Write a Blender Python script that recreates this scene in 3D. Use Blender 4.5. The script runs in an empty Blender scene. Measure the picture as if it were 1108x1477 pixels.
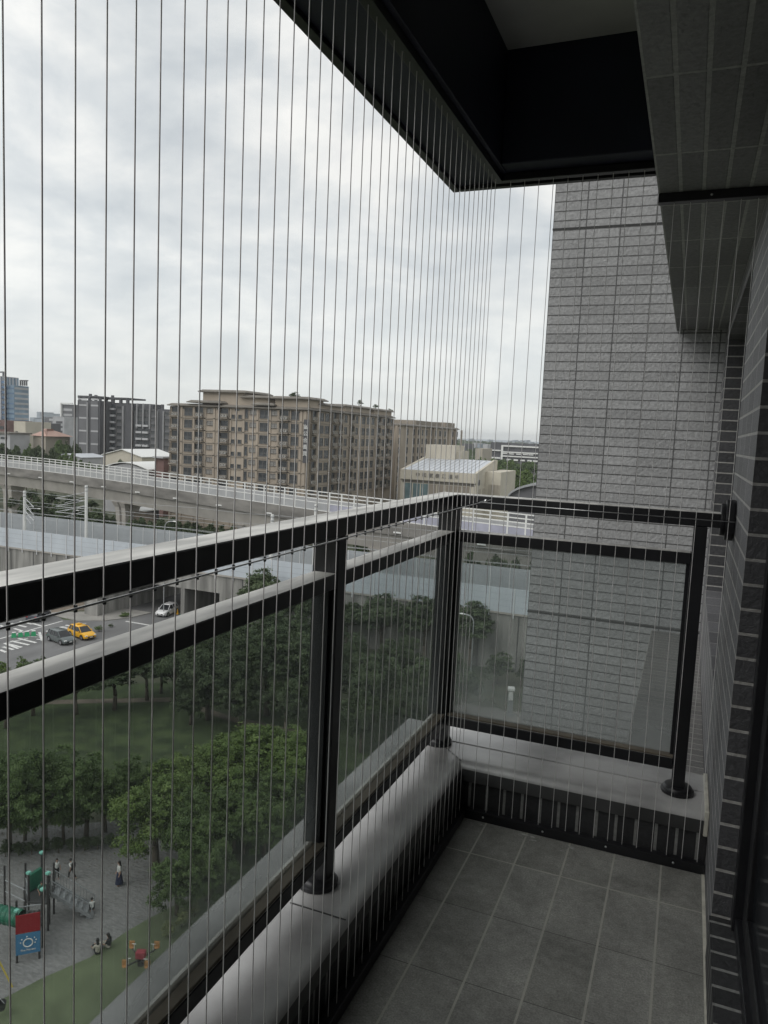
import bpy, bmesh, math, random
from mathutils import Vector, Matrix, noise
S = bpy.context.scene
C = S.collection
PI = math.pi
R = math.radians
random.seed(7)
# ---------------------------------------------------------------- camera
F_, PIT, ROL, YAW = 1083.06, -0.1043, 0.0449, -0.3837
CAMP = Vector((0.806, -2.7453, 1.4183))
fw = Vector((math.sin(YAW)*math.cos(PIT), math.cos(YAW)*math.cos(PIT), math.sin(PIT)))
rt0 = Vector((math.cos(YAW), -math.sin(YAW), 0)); up0 = rt0.cross(fw)
rt = rt0*math.cos(ROL)+up0*math.sin(ROL); up = -rt0*math.sin(ROL)+up0*math.cos(ROL)
cd = bpy.data.cameras.new('camera'); cam = bpy.data.objects.new('camera', cd); C.objects.link(cam)
cam.matrix_world = Matrix(((rt.x, up.x, -fw.x, CAMP.x), (rt.y, up.y, -fw.y, CAMP.y), (rt.z, up.z, -fw.z, CAMP.z), (0, 0, 0, 1)))
cd.sensor_fit = 'HORIZONTAL'; cd.sensor_width = 36; cd.lens = F_/1108*36
cd.clip_start = 0.05; cd.clip_end = 20000
S.camera = cam
# ---------------------------------------------------------------- world: overcast sky over a Nishita base
SUN_EL, SUN_AZ = 44, 215       # azimuth clockwise from +Y
W = bpy.data.worlds.new('World'); S.world = W; W.use_nodes = True
nt = W.node_tree; nt.nodes.clear(); N = nt.nodes; L = nt.links
def nd(t, **k):
    n = N.new(t)
    for a, b in k.items(): setattr(n, a, b)
    return n
out = nd('ShaderNodeOutputWorld'); bg = nd('ShaderNodeBackground'); L.new(bg.outputs[0], out.inputs[0])
sky = nd('ShaderNodeTexSky', sky_type='NISHITA', sun_disc=False, sun_elevation=R(SUN_EL), sun_rotation=R(SUN_AZ))
sks = nd('ShaderNodeVectorMath', operation='SCALE'); L.new(sky.outputs[0], sks.inputs[0]); sks.inputs['Scale'].default_value = 0.10
tc = nd('ShaderNodeTexCoord'); sep = nd('ShaderNodeSeparateXYZ'); L.new(tc.outputs['Generated'], sep.inputs[0])
mz = nd('ShaderNodeMath', operation='MAXIMUM'); L.new(sep.outputs[2], mz.inputs[0]); mz.inputs[1].default_value = 0.0
az = nd('ShaderNodeMath', operation='ADD'); L.new(mz.outputs[0], az.inputs[0]); az.inputs[1].default_value = 0.30
dx = nd('ShaderNodeMath', operation='DIVIDE'); L.new(sep.outputs[0], dx.inputs[0]); L.new(az.outputs[0], dx.inputs[1])
dy = nd('ShaderNodeMath', operation='DIVIDE'); L.new(sep.outputs[1], dy.inputs[0]); L.new(az.outputs[0], dy.inputs[1])
cb = nd('ShaderNodeCombineXYZ'); L.new(dx.outputs[0], cb.inputs[0]); L.new(dy.outputs[0], cb.inputs[1])
n1 = nd('ShaderNodeTexNoise'); n1.inputs['Scale'].default_value = 2.6; n1.inputs['Detail'].default_value = 8; n1.inputs['Roughness'].default_value = 0.56; n1.inputs['Distortion'].default_value = 0.25
L.new(cb.outputs[0], n1.inputs['Vector'])
cr = nd('ShaderNodeValToRGB'); L.new(n1.outputs['Fac'], cr.inputs[0])
e = cr.color_ramp.elements
e[0].position = 0.32; e[0].color = (0.50, 0.545, 0.58, 1); e[1].position = 0.62; e[1].color = (0.95, 0.945, 0.91, 1)
x_ = cr.color_ramp.elements.new(0.46); x_.color = (0.69, 0.72, 0.73, 1)
n2 = nd('ShaderNodeTexNoise'); n2.inputs['Scale'].default_value = 0.55; n2.inputs['Detail'].default_value = 3; L.new(cb.outputs[0], n2.inputs['Vector'])
mr = nd('ShaderNodeMapRange'); L.new(n2.outputs['Fac'], mr.inputs[0]); mr.inputs[1].default_value = .35; mr.inputs[2].default_value = .65; mr.inputs[3].default_value = .84; mr.inputs[4].default_value = 1.05
vs = nd('ShaderNodeVectorMath', operation='SCALE'); L.new(cr.outputs[0], vs.inputs[0]); L.new(mr.outputs[0], vs.inputs['Scale'])
mx = nd('ShaderNodeMix', data_type='RGBA'); mx.inputs[0].default_value = 0.93
hz = nd('ShaderNodeMapRange'); L.new(mz.outputs[0], hz.inputs[0]); hz.inputs[1].default_value = 0; hz.inputs[2].default_value = .32; hz.inputs[3].default_value = .85; hz.inputs[4].default_value = 0
hm = nd('ShaderNodeMix', data_type='RGBA'); L.new(hz.outputs[0], hm.inputs[0]); L.new(vs.outputs[0], hm.inputs[6]); hm.inputs[7].default_value = (.74, .765, .755, 1)   # air near the horizon
L.new(sks.outputs[0], mx.inputs[6]); L.new(hm.outputs[2], mx.inputs[7])
L.new(mx.outputs[2], bg.inputs[0]); bg.inputs[1].default_value = 1.0
# ---------------------------------------------------------------- sun through cloud
sd = bpy.data.lights.new('sun', 'SUN'); sd.energy = 1.3; sd.angle = R(50); sd.color = (1, .98, .95)
so = bpy.data.objects.new('sun', sd); C.objects.link(so)
sv = Vector((math.sin(R(SUN_AZ))*math.cos(R(SUN_EL)), math.cos(R(SUN_AZ))*math.cos(R(SUN_EL)), math.sin(R(SUN_EL))))
so.rotation_euler = sv.to_track_quat('Z', 'Y').to_euler(); so.location = (0, 0, 60)
S.view_settings.view_transform = 'Standard'; S.view_settings.look = 'None'
S.view_settings.exposure = 0.18; S.view_settings.gamma = 1
S.cycles.transparent_max_bounces = 24; S.cycles.max_bounces = 8; S.cycles.diffuse_bounces = 4
# ---------------------------------------------------------------- helpers
G = -28.0
def ray(px, py): return fw+rt*((px-554)/F_)-up*((py-738.5)/F_)
def Pz(px, py, z):
    d = ray(px, py); return CAMP+d*((z-CAMP.z)/d.z)
def Py(px, py, y):
    d = ray(px, py); return CAMP+d*((y-CAMP.y)/d.y)
def Px(px, py, x):
    d = ray(px, py); return CAMP+d*((x-CAMP.x)/d.x)
def PD(px, py, D):
    d = ray(px, py); return CAMP+d*(D/math.hypot(d.x, d.y))
def hd(p): return math.hypot(p[0]-CAMP.x, p[1]-CAMP.y)
def tag(o, label=None, cat=None, group=None, kind=None):
    if label: o['label'] = label
    if cat: o['category'] = cat
    if group: o['group'] = group
    if kind: o['kind'] = kind
    return o
def empty(name, loc=(0, 0, 0), rz=0, label=None, cat=None, group=None):
    o = bpy.data.objects.new(name, None); C.objects.link(o); o.location = loc; o.rotation_euler = (0, 0, rz); o.empty_display_size = .2
    return tag(o, label, cat, group)
class MB:
    def __init__(s, off=(0, 0, 0)): s.v = []; s.f = []; s.m = []; s.off = Vector(off)
    def quad(s, a, b, c, d, m=0):
        i = len(s.v); s.v += [tuple(a), tuple(b), tuple(c), tuple(d)]; s.f.append((i, i+1, i+2, i+3)); s.m.append(m)
    def tri(s, a, b, c, m=0):
        i = len(s.v); s.v += [tuple(a), tuple(b), tuple(c)]; s.f.append((i, i+1, i+2)); s.m.append(m)
    def box(s, x0, x1, y0, y1, z0, z1, m=0):
        i = len(s.v)
        s.v += [(x0, y0, z0), (x1, y0, z0), (x1, y1, z0), (x0, y1, z0), (x0, y0, z1), (x1, y0, z1), (x1, y1, z1), (x0, y1, z1)]
        s.f += [(i, i+3, i+2, i+1), (i+4, i+5, i+6, i+7), (i, i+1, i+5, i+4), (i+1, i+2, i+6, i+5), (i+2, i+3, i+7, i+6), (i+3, i, i+4, i+7)]
        s.m += [m]*6; return s
    def prism(s, pts, z0, z1, m=0):
        n = len(pts); i = len(s.v)
        a = sum(pts[k][0]*pts[(k+1) % n][1]-pts[(k+1) % n][0]*pts[k][1] for k in range(n))
        if a < 0: pts = pts[::-1]
        s.v += [(p[0], p[1], z0) for p in pts]+[(p[0], p[1], z1) for p in pts]
        s.f.append(tuple(range(i+n-1, i-1, -1))); s.f.append(tuple(range(i+n, i+2*n)))
        for k in range(n): s.f.append((i+k, i+(k+1) % n, i+n+(k+1) % n, i+n+k))
        s.m += [m]*(n+2); return s
    def cyl(s, p0, p1, r, n=8, m=0, r2=None, caps=True):
        p0 = Vector(p0); p1 = Vector(p1); d = p1-p0
        if d.length < 1e-6: return s
        d.normalize(); a = Vector((0, 0, 1)) if abs(d.z) < .9 else Vector((1, 0, 0))
        u = d.cross(a).normalized(); w = d.cross(u); r2 = r if r2 is None else r2; i = len(s.v)
        for k in range(n):
            t = 2*PI*k/n; q = u*math.cos(t)+w*math.sin(t); s.v.append(tuple(p0+q*r)); s.v.append(tuple(p1+q*r2))
        for k in range(n):
            a0 = i+2*k; b0 = i+2*((k+1) % n); s.f.append((a0, a0+1, b0+1, b0)); s.m.append(m)
        if caps:
            s.f.append(tuple(i+2*k for k in range(n))); s.f.append(tuple(i+2*k+1 for k in range(n-1, -1, -1))); s.m += [m, m]
        return s
    def tube(s, pts, r, n=6, m=0):
        for a, b in zip(pts[:-1], pts[1:]): s.cyl(a, b, r, n, m)
        return s
    def ball(s, c, r, n=8, m=0, sz=(1, 1, 1)):
        i = len(s.v); k = n//2
        for a in range(k+1):
            t = PI*a/k
            for b in range(n):
                p = 2*PI*b/n; s.v.append((c[0]+r*sz[0]*math.sin(t)*math.cos(p), c[1]+r*sz[1]*math.sin(t)*math.sin(p), c[2]+r*sz[2]*math.cos(t)))
        for a in range(k):
            for b in range(n):
                s.f.append((i+a*n+b, i+(a+1)*n+b, i+(a+1)*n+(b+1) % n, i+a*n+(b+1) % n)); s.m.append(m)
        return s
    def loft(s, rings, m=0, caps=True, closed=True):
        i = len(s.v); n = len(rings[0])
        for r_ in rings: s.v += [tuple(p) for p in r_]
        for a in range(len(rings)-1):
            for b in range(n if closed else n-1):
                s.f.append((i+a*n+b, i+a*n+(b+1) % n, i+(a+1)*n+(b+1) % n, i+(a+1)*n+b)); s.m.append(m)
        if caps:
            s.f.append(tuple(range(i+n-1, i-1, -1))); s.f.append(tuple(range(i+(len(rings)-1)*n, i+len(rings)*n))); s.m += [m, m]
        return s
    def build(s, name, mats, parent=None, bevel=0, smooth=False, seg=2, fixn=False):
        me = bpy.data.meshes.new(name); o = s.off
        me.from_pydata([(p[0]-o[0], p[1]-o[1], p[2]-o[2]) for p in s.v], [], s.f)
        if not isinstance(mats, (list, tuple)): mats = [mats]
        for m in mats: me.materials.append(m)
        me.polygons.foreach_set('material_index', s.m)
        if bevel or fixn:
            b = bmesh.new(); b.from_mesh(me)
            if fixn: bmesh.ops.remove_doubles(b, verts=b.verts, dist=1e-5)
            bmesh.ops.recalc_face_normals(b, faces=b.faces)
            if bevel:
                ed = [e_ for e_ in b.edges if len(e_.link_faces) == 2 and e_.calc_face_angle(0) > .5]
                bmesh.ops.bevel(b, geom=ed, offset=bevel, segments=seg, profile=.6, affect='EDGES', clamp_overlap=True)
            b.to_mesh(me); b.free()
        if smooth:
            me.polygons.foreach_set('use_smooth', [True]*len(me.polygons))
            if smooth != 'full':
                try: me.set_sharp_from_angle(angle=R(35))
                except Exception: pass
        me.update()
        ob = bpy.data.objects.new(name, me); C.objects.link(ob)
        if parent: ob.parent = parent
        else: ob.location = s.off
        return ob
def copy_tree(o, parent=None, ch=None):
    c = o.copy(); C.objects.link(c); c.parent = parent
    for k in list(o.children): copy_tree(k, c)
    return c
# ---------------------------------------------------------------- materials
def newmat(name):
    m = bpy.data.materials.new(name); m.use_nodes = True; m.node_tree.nodes.clear(); return m, m.node_tree.nodes, m.node_tree.links
def mat(name, col, rough=.6, metal=0, var=.12, scale=8, bump=0, bscale=None, spec=.5, col2=None, detail=4, stretch=None, coord='Object'):
    m, n, l = newmat(name)
    o = n.new('ShaderNodeOutputMaterial'); p = n.new('ShaderNodeBsdfPrincipled'); l.new(p.outputs[0], o.inputs[0])
    p.inputs['Roughness'].default_value = rough; p.inputs['Metallic'].default_value = metal; p.inputs['Specular IOR Level'].default_value = spec
    t = n.new('ShaderNodeTexCoord'); mp = n.new('ShaderNodeMapping'); l.new(t.outputs[coord], mp.inputs[0])
    if stretch: mp.inputs['Scale'].default_value = stretch
    ns = n.new('ShaderNodeTexNoise'); ns.inputs['Scale'].default_value = scale; ns.inputs['Detail'].default_value = detail; l.new(mp.outputs[0], ns.inputs['Vector'])
    c = n.new('ShaderNodeValToRGB'); l.new(ns.outputs['Fac'], c.inputs[0])
    a = col2 or tuple(x*(1-var) for x in col); b = tuple(min(1, x*(1+var)) for x in col)
    c.color_ramp.elements[0].position = .35; c.color_ramp.elements[0].color = (*a, 1); c.color_ramp.elements[1].position = .65; c.color_ramp.elements[1].color = (*b, 1)
    l.new(c.outputs[0], p.inputs['Base Color'])
    if bump:
        nb = n.new('ShaderNodeTexNoise'); nb.inputs['Scale'].default_value = bscale or scale*4; nb.inputs['Detail'].default_value = 5; l.new(mp.outputs[0], nb.inputs['Vector'])
        bp = n.new('ShaderNodeBump'); bp.inputs['Strength'].default_value = .6; bp.inputs['Distance'].default_value = bump; l.new(nb.outputs['Fac'], bp.inputs['Height']); l.new(bp.outputs[0], p.inputs['Normal'])
    return m
def brick(name, axes, bw, bh, mortar, tile, grout, shift=(0, 0), rock=.004, rough=.55, var=.18, dirt=.3, offset=0, rscale=60, spec=.5):
    """stack-bond ceramic tiles: axes = (horizontal axis, vertical axis) as indices of object coords"""
    m, n, l = newmat(name)
    o = n.new('ShaderNodeOutputMaterial'); p = n.new('ShaderNodeBsdfPrincipled'); l.new(p.outputs[0], o.inputs[0])
    p.inputs['Roughness'].default_value = rough; p.inputs['Specular IOR Level'].default_value = spec
    t = n.new('ShaderNodeTexCoord'); sp = n.new('ShaderNodeSeparateXYZ'); l.new(t.outputs['Object'], sp.inputs[0]); cb_ = n.new('ShaderNodeCombineXYZ')
    for k in (0, 1):
        ad = n.new('ShaderNodeMath'); ad.operation = 'ADD'; l.new(sp.outputs[axes[k]], ad.inputs[0]); ad.inputs[1].default_value = shift[k]; l.new(ad.outputs[0], cb_.inputs[k])
    b = n.new('ShaderNodeTexBrick'); l.new(cb_.outputs[0], b.inputs['Vector']); b.offset = offset; b.squash = 1
    b.inputs['Scale'].default_value = 1; b.inputs['Brick Width'].default_value = bw; b.inputs['Row Height'].default_value = bh
    b.inputs['Mortar Size'].default_value = mortar; b.inputs['Mortar Smooth'].default_value = .15; b.inputs['Bias'].default_value = 0
    b.inputs['Color1'].default_value = (*[x*(1-var) for x in tile], 1); b.inputs['Color2'].default_value = (*[min(1, x*(1+var)) for x in tile], 1); b.inputs['Mortar'].default_value = (*grout, 1)
    ns = n.new('ShaderNodeTexNoise'); ns.inputs['Scale'].default_value = rscale; ns.inputs['Detail'].default_value = 6; ns.inputs['Roughness'].default_value = .65; l.new(t.outputs['Object'], ns.inputs['Vector'])
    nd_ = n.new('ShaderNodeTexNoise'); nd_.inputs['Scale'].default_value = 1.3; nd_.inputs['Detail'].default_value = 5; l.new(t.outputs['Object'], nd_.inputs['Vector'])
    rr = n.new('ShaderNodeMapRange'); l.new(nd_.outputs['Fac'], rr.inputs[0]); rr.inputs[1].default_value = .3; rr.inputs[2].default_value = .7; rr.inputs[3].default_value = 1-dirt; rr.inputs[4].default_value = 1.05
    r2 = n.new('ShaderNodeMapRange'); l.new(ns.outputs['Fac'], r2.inputs[0]); r2.inputs[1].default_value = .3; r2.inputs[2].default_value = .7; r2.inputs[3].default_value = .75; r2.inputs[4].default_value = 1.2
    mu = n.new('ShaderNodeMath'); mu.operation = 'MULTIPLY'; l.new(rr.outputs[0], mu.inputs[0]); l.new(r2.outputs[0], mu.inputs[1])
    vs_ = n.new('ShaderNodeVectorMath'); vs_.operation = 'SCALE'; l.new(b.outputs['Color'], vs_.inputs[0]); l.new(mu.outputs[0], vs_.inputs['Scale']); l.new(vs_.outputs[0], p.inputs['Base Color'])
    iv = n.new('ShaderNodeMath'); iv.operation = 'SUBTRACT'; iv.inputs[0].default_value = 1; l.new(b.outputs['Fac'], iv.inputs[1])
    ml = n.new('ShaderNodeMath'); ml.operation = 'MULTIPLY_ADD'; l.new(ns.outputs['Fac'], ml.inputs[0]); ml.inputs[1].default_value = 1.0
    l.new(iv.outputs[0], ml.inputs[2])
    bp = n.new('ShaderNodeBump'); bp.inputs['Strength'].default_value = .9; bp.inputs['Distance'].default_value = rock; l.new(ml.outputs[0], bp.inputs['Height']); l.new(bp.outputs[0], p.inputs['Normal'])
    return m
TILE = (.205, .205, .208)
M = {}
M['tile_wing'] = brick('tile_wing', (0, 2), .235, .0665, .004, (.37, .37, .375), (.12, .12, .12), (.25, .0), rscale=45, rock=.009, var=.10, dirt=.16)
M['tile_pier_x'] = brick('tile_pier_x', (1, 2), .235, .0665, .0045, (.14, .14, .148), (.40, .39, .375), (.1, 0), rock=.006)  # pier tiles: shade put into darker tile, caught light into paler grout
M['tile_pier_y'] = brick('tile_pier_y', (0, 2), .11, .0665, .0045, (.075, .075, .08), (.42, .41, .39), (-.955+.11, 0), rock=.006)  # shadowed jamb face: shade put into a still darker tile colour
M['tile_beam'] = brick('tile_beam', (1, 0), .47, .0665, .006, (.26, .26, .265), (.45, .45, .44), (0, -.643), rock=.006)
M['tile_ledge'] = brick('tile_ledge', (0, 1), .235, .0665, .004, (.17, .165, .16), (.36, .345, .32), (-.643, 0))
M['tile_soldier_x'] = brick('tile_soldier_x', (1, 2), .0665, .3, .0055, (.035, .035, .037), (.26, .26, .25), (0, .04), rock=.004)
M['tile_soldier_y'] = brick('tile_soldier_y', (0, 2), .0665, .3, .0055, (.035, .035, .037), (.26, .26, .25), (0, .04), rock=.004)
def floor_mat():
    m, n, l = newmat('tile_floor'); o = n.new('ShaderNodeOutputMaterial'); p = n.new('ShaderNodeBsdfPrincipled'); l.new(p.outputs[0], o.inputs[0]); p.inputs['Specular IOR Level'].default_value = .4
    t = n.new('ShaderNodeTexCoord'); mp = n.new('ShaderNodeMapping'); l.new(t.outputs['Object'], mp.inputs[0]); mp.inputs['Location'].default_value = (-.0615, .35-6+6, 0)
    def br(bw, bh, mo, sm):
        b = n.new('ShaderNodeTexBrick'); l.new(mp.outputs[0], b.inputs['Vector']); b.offset = 0; b.inputs['Scale'].default_value = 1; b.inputs['Brick Width'].default_value = bw; b.inputs['Row Height'].default_value = bh; b.inputs['Mortar Size'].default_value = mo; b.inputs['Mortar Smooth'].default_value = sm; return b
    base_ = br(.1525, .30, .0001, 0); base_.inputs['Color1'].default_value = (.215, .212, .195, 1); base_.inputs['Color2'].default_value = (.262, .258, .24, 1); base_.inputs['Mortar'].default_value = (.19, .187, .178, 1)
    vert = br(.1525, 400, .0036, .3); horiz = br(400, .30, .0012, .1)
    def noise_(sc, de, ro=.6, dist=0): k = n.new('ShaderNodeTexNoise'); k.inputs['Scale'].default_value = sc; k.inputs['Detail'].default_value = de; k.inputs['Roughness'].default_value = ro; k.inputs['Distortion'].default_value = dist; l.new(t.outputs['Object'], k.inputs['Vector']); return k
    def mr_(a, f0, f1, t0, t1): k = n.new('ShaderNodeMapRange'); l.new(a, k.inputs[0]); k.inputs[1].default_value = f0; k.inputs[2].default_value = f1; k.inputs[3].default_value = t0; k.inputs[4].default_value = t1; return k.outputs[0]
    def mul(a, b_): k = n.new('ShaderNodeMath'); k.operation = 'MULTIPLY'; l.new(a, k.inputs[0]); l.new(b_, k.inputs[1]); return k.outputs[0]
    f1 = mr_(noise_(190, 6, .75).outputs['Fac'], .35, .65, .68, 1.38); f2 = mr_(noise_(4.5, 8, .65, .6).outputs['Fac'], .33, .68, .72, 1.3); f3 = mr_(noise_(38, 5, .7).outputs['Fac'], .35, .65, .88, 1.14)
    sc = n.new('ShaderNodeVectorMath'); sc.operation = 'SCALE'; l.new(base_.outputs['Color'], sc.inputs[0]); l.new(mul(mul(f1, f2), f3), sc.inputs['Scale'])
    def mixc(fac, a, col): k = n.new('ShaderNodeMix'); k.data_type = 'RGBA'; l.new(fac, k.inputs[0]); l.new(a, k.inputs[6]); k.inputs[7].default_value = (*col, 1); return k.outputs[2]
    c1 = mixc(horiz.outputs['Fac'], sc.outputs[0], (.075, .073, .068))
    gf = mul(vert.outputs['Fac'], mr_(noise_(9, 5).outputs['Fac'], .35, .6, .7, 1))
    c2 = mixc(gf, c1, (.42, .405, .36)); l.new(c2, p.inputs['Base Color'])
    l.new(mr_(noise_(7, 6).outputs['Fac'], .3, .7, .45, .75), p.inputs['Roughness'])
    bp = n.new('ShaderNodeBump'); bp.inputs['Strength'].default_value = .7; bp.inputs['Distance'].default_value = .0012; l.new(f1, bp.inputs['Height']); l.new(bp.outputs[0], p.inputs['Normal']); return m
M['tile_floor'] = floor_mat()
M['black_metal'] = mat('black_metal', (.012, .012, .014), .38, var=.3, scale=3, spec=.45)
M['rail_top_sheen'] = mat('rail_top_sheen', (.60, .59, .555), .5, var=.32, scale=7, detail=12, stretch=(3, .6, 3), spec=.8)  # sky reflection on the black rail tops, put in as a pale colour
M['dark_paint'] = mat('dark_paint', (.014, .016, .036), .6, var=.2, scale=3, bump=.001, bscale=80)
M['ceiling'] = mat('ceiling', (.55, .55, .53), .8, var=.08, scale=3)
M['cap'] = mat('cap', (.345, .34, .335), .27, var=.34, scale=3.5, detail=12, spec=.7, bump=.0004, bscale=120)
M['cap_face_shade'] = mat('cap_face_shade', (.05, .05, .05), .4, var=.3, scale=5)  # cap nose lies in shade: the dark is put into its colour
M['brown_seal'] = mat('brown_seal', (.13, .11, .085), .6, var=.2, scale=10)
M['wire'] = mat('wire', (.72, .70, .69), .35, metal=.2, var=.1)
M['steel'] = mat('steel', (.55, .55, .55), .3, metal=.9, var=.1)
M['white_seal'] = mat('white_seal', (.55, .53, .46), .7, var=.15, scale=20)
M['concrete'] = mat('concrete', (.30, .29, .27), .85, var=.25, scale=.6, detail=9, bump=.02, bscale=6)
M['inside'] = mat('inside', (.05, .05, .05), .8, var=.1)
def glassmat(name, tint, gloss=.04, veil=.04, rough=0.0, veilcol=(.5, .52, .52)):
    m, n, l = newmat(name)
    o = n.new('ShaderNodeOutputMaterial'); t = n.new('ShaderNodeBsdfTransparent'); t.inputs[0].default_value = (*tint, 1)
    g = n.new('ShaderNodeBsdfGlossy'); g.inputs['Roughness'].default_value = rough; g.inputs[0].default_value = (.9, .95, .93, 1)
    d = n.new('ShaderNodeBsdfDiffuse'); d.inputs[0].default_value = (*veilcol, 1)
    tcn = n.new('ShaderNodeTexCoord'); ns = n.new('ShaderNodeTexNoise'); ns.inputs['Scale'].default_value = 2.2; ns.inputs['Detail'].default_value = 6; l.new(tcn.outputs['Object'], ns.inputs['Vector'])
    sp = n.new('ShaderNodeSeparateXYZ'); l.new(tcn.outputs['Object'], sp.inputs[0])
    gr = n.new('ShaderNodeMapRange'); l.new(sp.outputs[2], gr.inputs[0]); gr.inputs[1].default_value = .33; gr.inputs[2].default_value = .60; gr.inputs[3].default_value = veil*3.6; gr.inputs[4].default_value = veil   # veil grows denser towards the foot of the pane
    mu = n.new('ShaderNodeMath'); mu.operation = 'MULTIPLY'; l.new(gr.outputs[0], mu.inputs[0]); l.new(ns.outputs['Fac'], mu.inputs[1])
    m2 = n.new('ShaderNodeMath'); m2.operation = 'MULTIPLY'; l.new(mu.outputs[0], m2.inputs[0]); m2.inputs[1].default_value = 2
    m1 = n.new('ShaderNodeMixShader'); l.new(m2.outputs[0], m1.inputs[0]); l.new(t.outputs[0], m1.inputs[1]); l.new(d.outputs[0], m1.inputs[2])
    lw = n.new('ShaderNodeLayerWeight'); lw.inputs[0].default_value = .5
    pw = n.new('ShaderNodeMath'); pw.operation = 'POWER'; l.new(lw.outputs['Facing'], pw.inputs[0]); pw.inputs[1].default_value = 6
    fr = n.new('ShaderNodeMath'); fr.operation = 'MULTIPLY_ADD'; l.new(pw.outputs[0], fr.inputs[0]); fr.inputs[1].default_value = .3; fr.inputs[2].default_value = .02
    mxs = n.new('ShaderNodeMixShader'); l.new(fr.outputs[0], mxs.inputs[0]); l.new(m1.outputs[0], mxs.inputs[1]); l.new(g.outputs[0], mxs.inputs[2]); l.new(mxs.outputs[0], o.inputs[0])
    return m
M['rail_glass'] = glassmat('rail_glass', (.85, .875, .87), veil=.115)
M['dark_glass'] = mat('dark_glass', (.015, .017, .02), .12, var=.1, spec=.6)
# ---------------------------------------------------------------- own building
B = empty('apartment_building', (0, 0, 0), 0, 'grey tiled apartment building the camera stands in, with this balcony', 'building')
MB().box(.085, .958, -3.6, -.085, -.06, 0).build('balcony_floor', M['tile_floor'], B)
MB().box(-.2, 1.6, -3.6, .19, -.75, -.065).build('floor_slab', M['concrete'], B)
w = MB(); w.box(-.19, .085, -3.6, .19, -.065, .13); w.build('parapet_wall', M['tile_soldier_x'], B)
w = MB(); w.box(.085, .958, -.085, .19, -.065, .13); w.build('parapet_wall', M['tile_soldier_y'], B)
prof = [(.07, .128), (.098, .128), (.1, .175), (.094, .189), (.082, .197), (.06, .2005), (-.062, .2005), (-.066, .1965), (-.072, .1965), (-.076, .2005), (-.235, .193), (-.245, .185), (-.245, .12), (-.19, .12)]
cp = MB()
i0 = len(cp.v)
for (u, z) in prof: cp.v += [(u, -3.6, z), (u, -u, z), (.945, -u, z)]
for a in range(len(prof)-1):
    for b in (0, 1):
        cp.f.append((a*3+b, a*3+b+1, (a+1)*3+b+1, (a+1)*3+b)); cp.m.append(1 if a == 1 or a == 0 else 0)
cp.build('parapet_cap', [M['cap'], M['cap_face_shade']], B, fixn=True, smooth=True)
MB().box(-.06, .0985, -1.128, -1.124, .2004, .2017).build('cap_joint', M['inside'], B)
j = MB(); j.quad((-.06, .06, .2012), (-.057, .063, .2012), (.0965, -.091, .2012), (.0935, -.094, .2012))
j.build('cap_joint', M['inside'], B)
MB().box(.950, .9595, -3.55, -.13, .0005, .004).build('sealant_strip', M['white_seal'], B)
MB().box(.945, .959, -.1, .23, .12, .206).build('sealant_strip', M['white_seal'], B, bevel=.003)
# dried lime traces where the floor meets the end wall
M['lime'] = mat('lime', (.36, .355, .34), .9, scale=60, var=.4)
lr = random.Random(4)
for lx, ly, ls_ in ((.20, -.15, .018), (.365, -.15, .03), (.39, -.17, .016), (.52, -.155, .026), (.50, -.19, .012), (.69, -.15, .014)):
    b = MB()
    for q_ in range(9):
        a_ = lr.uniform(0, 6.28); rr_ = ls_*lr.uniform(.1, .9); cx_, cy_ = lx+rr_*math.cos(a_), ly+rr_*.4*math.sin(a_); s_ = ls_*lr.uniform(.12, .35)
        b.v += [(cx_+s_*lr.uniform(.6, 1.2)*math.cos(k*1.05), cy_+s_*.6*lr.uniform(.6, 1.2)*math.sin(k*1.05), .0006+.00012*q_) for k in range(6)]; n0 = len(b.v)-6; b.f.append(tuple(range(n0, n0+6))); b.m.append(0)
    b.build('lime_trace', M['lime'], B)
# ceiling and its dark drop beam
MB().box(.1455, .66, -3.6, -.211, 2.68, 2.95).build('ceiling', M['ceiling'], B)
c = MB(); c.box(-.075, .145, -3.6, -.02, 2.32, 2.95); c.box(.145, .66, -.21, -.02, 2.322, 2.948); c.build('drop_beam', M['dark_paint'], B, bevel=.004)
c = MB(); c.box(-.078, -.052, -3.6, -.0171, 2.306, 2.3195); c.box(-.05, .66, -.042, -.0171, 2.306, 2.3195); c.build('drip_edge', M['black_metal'], B, bevel=.002)
c = MB(); c.box(.643, 1.3, -3.6, 2.884, 2.215, 2.948); c.build('tiled_beam', M['tile_beam'], B)
# wing wall with reveal joints
MB().box(-.25, 6, 2.885, 9, -28, 26).build('wing_wall', M['tile_wing'], B)
for z in (2.93, .115, -2.7, -5.5): MB().box(-.253, .96, 2.8835, 2.8855, z, z+.014).build('reveal_joint', M['inside'], B)
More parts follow.
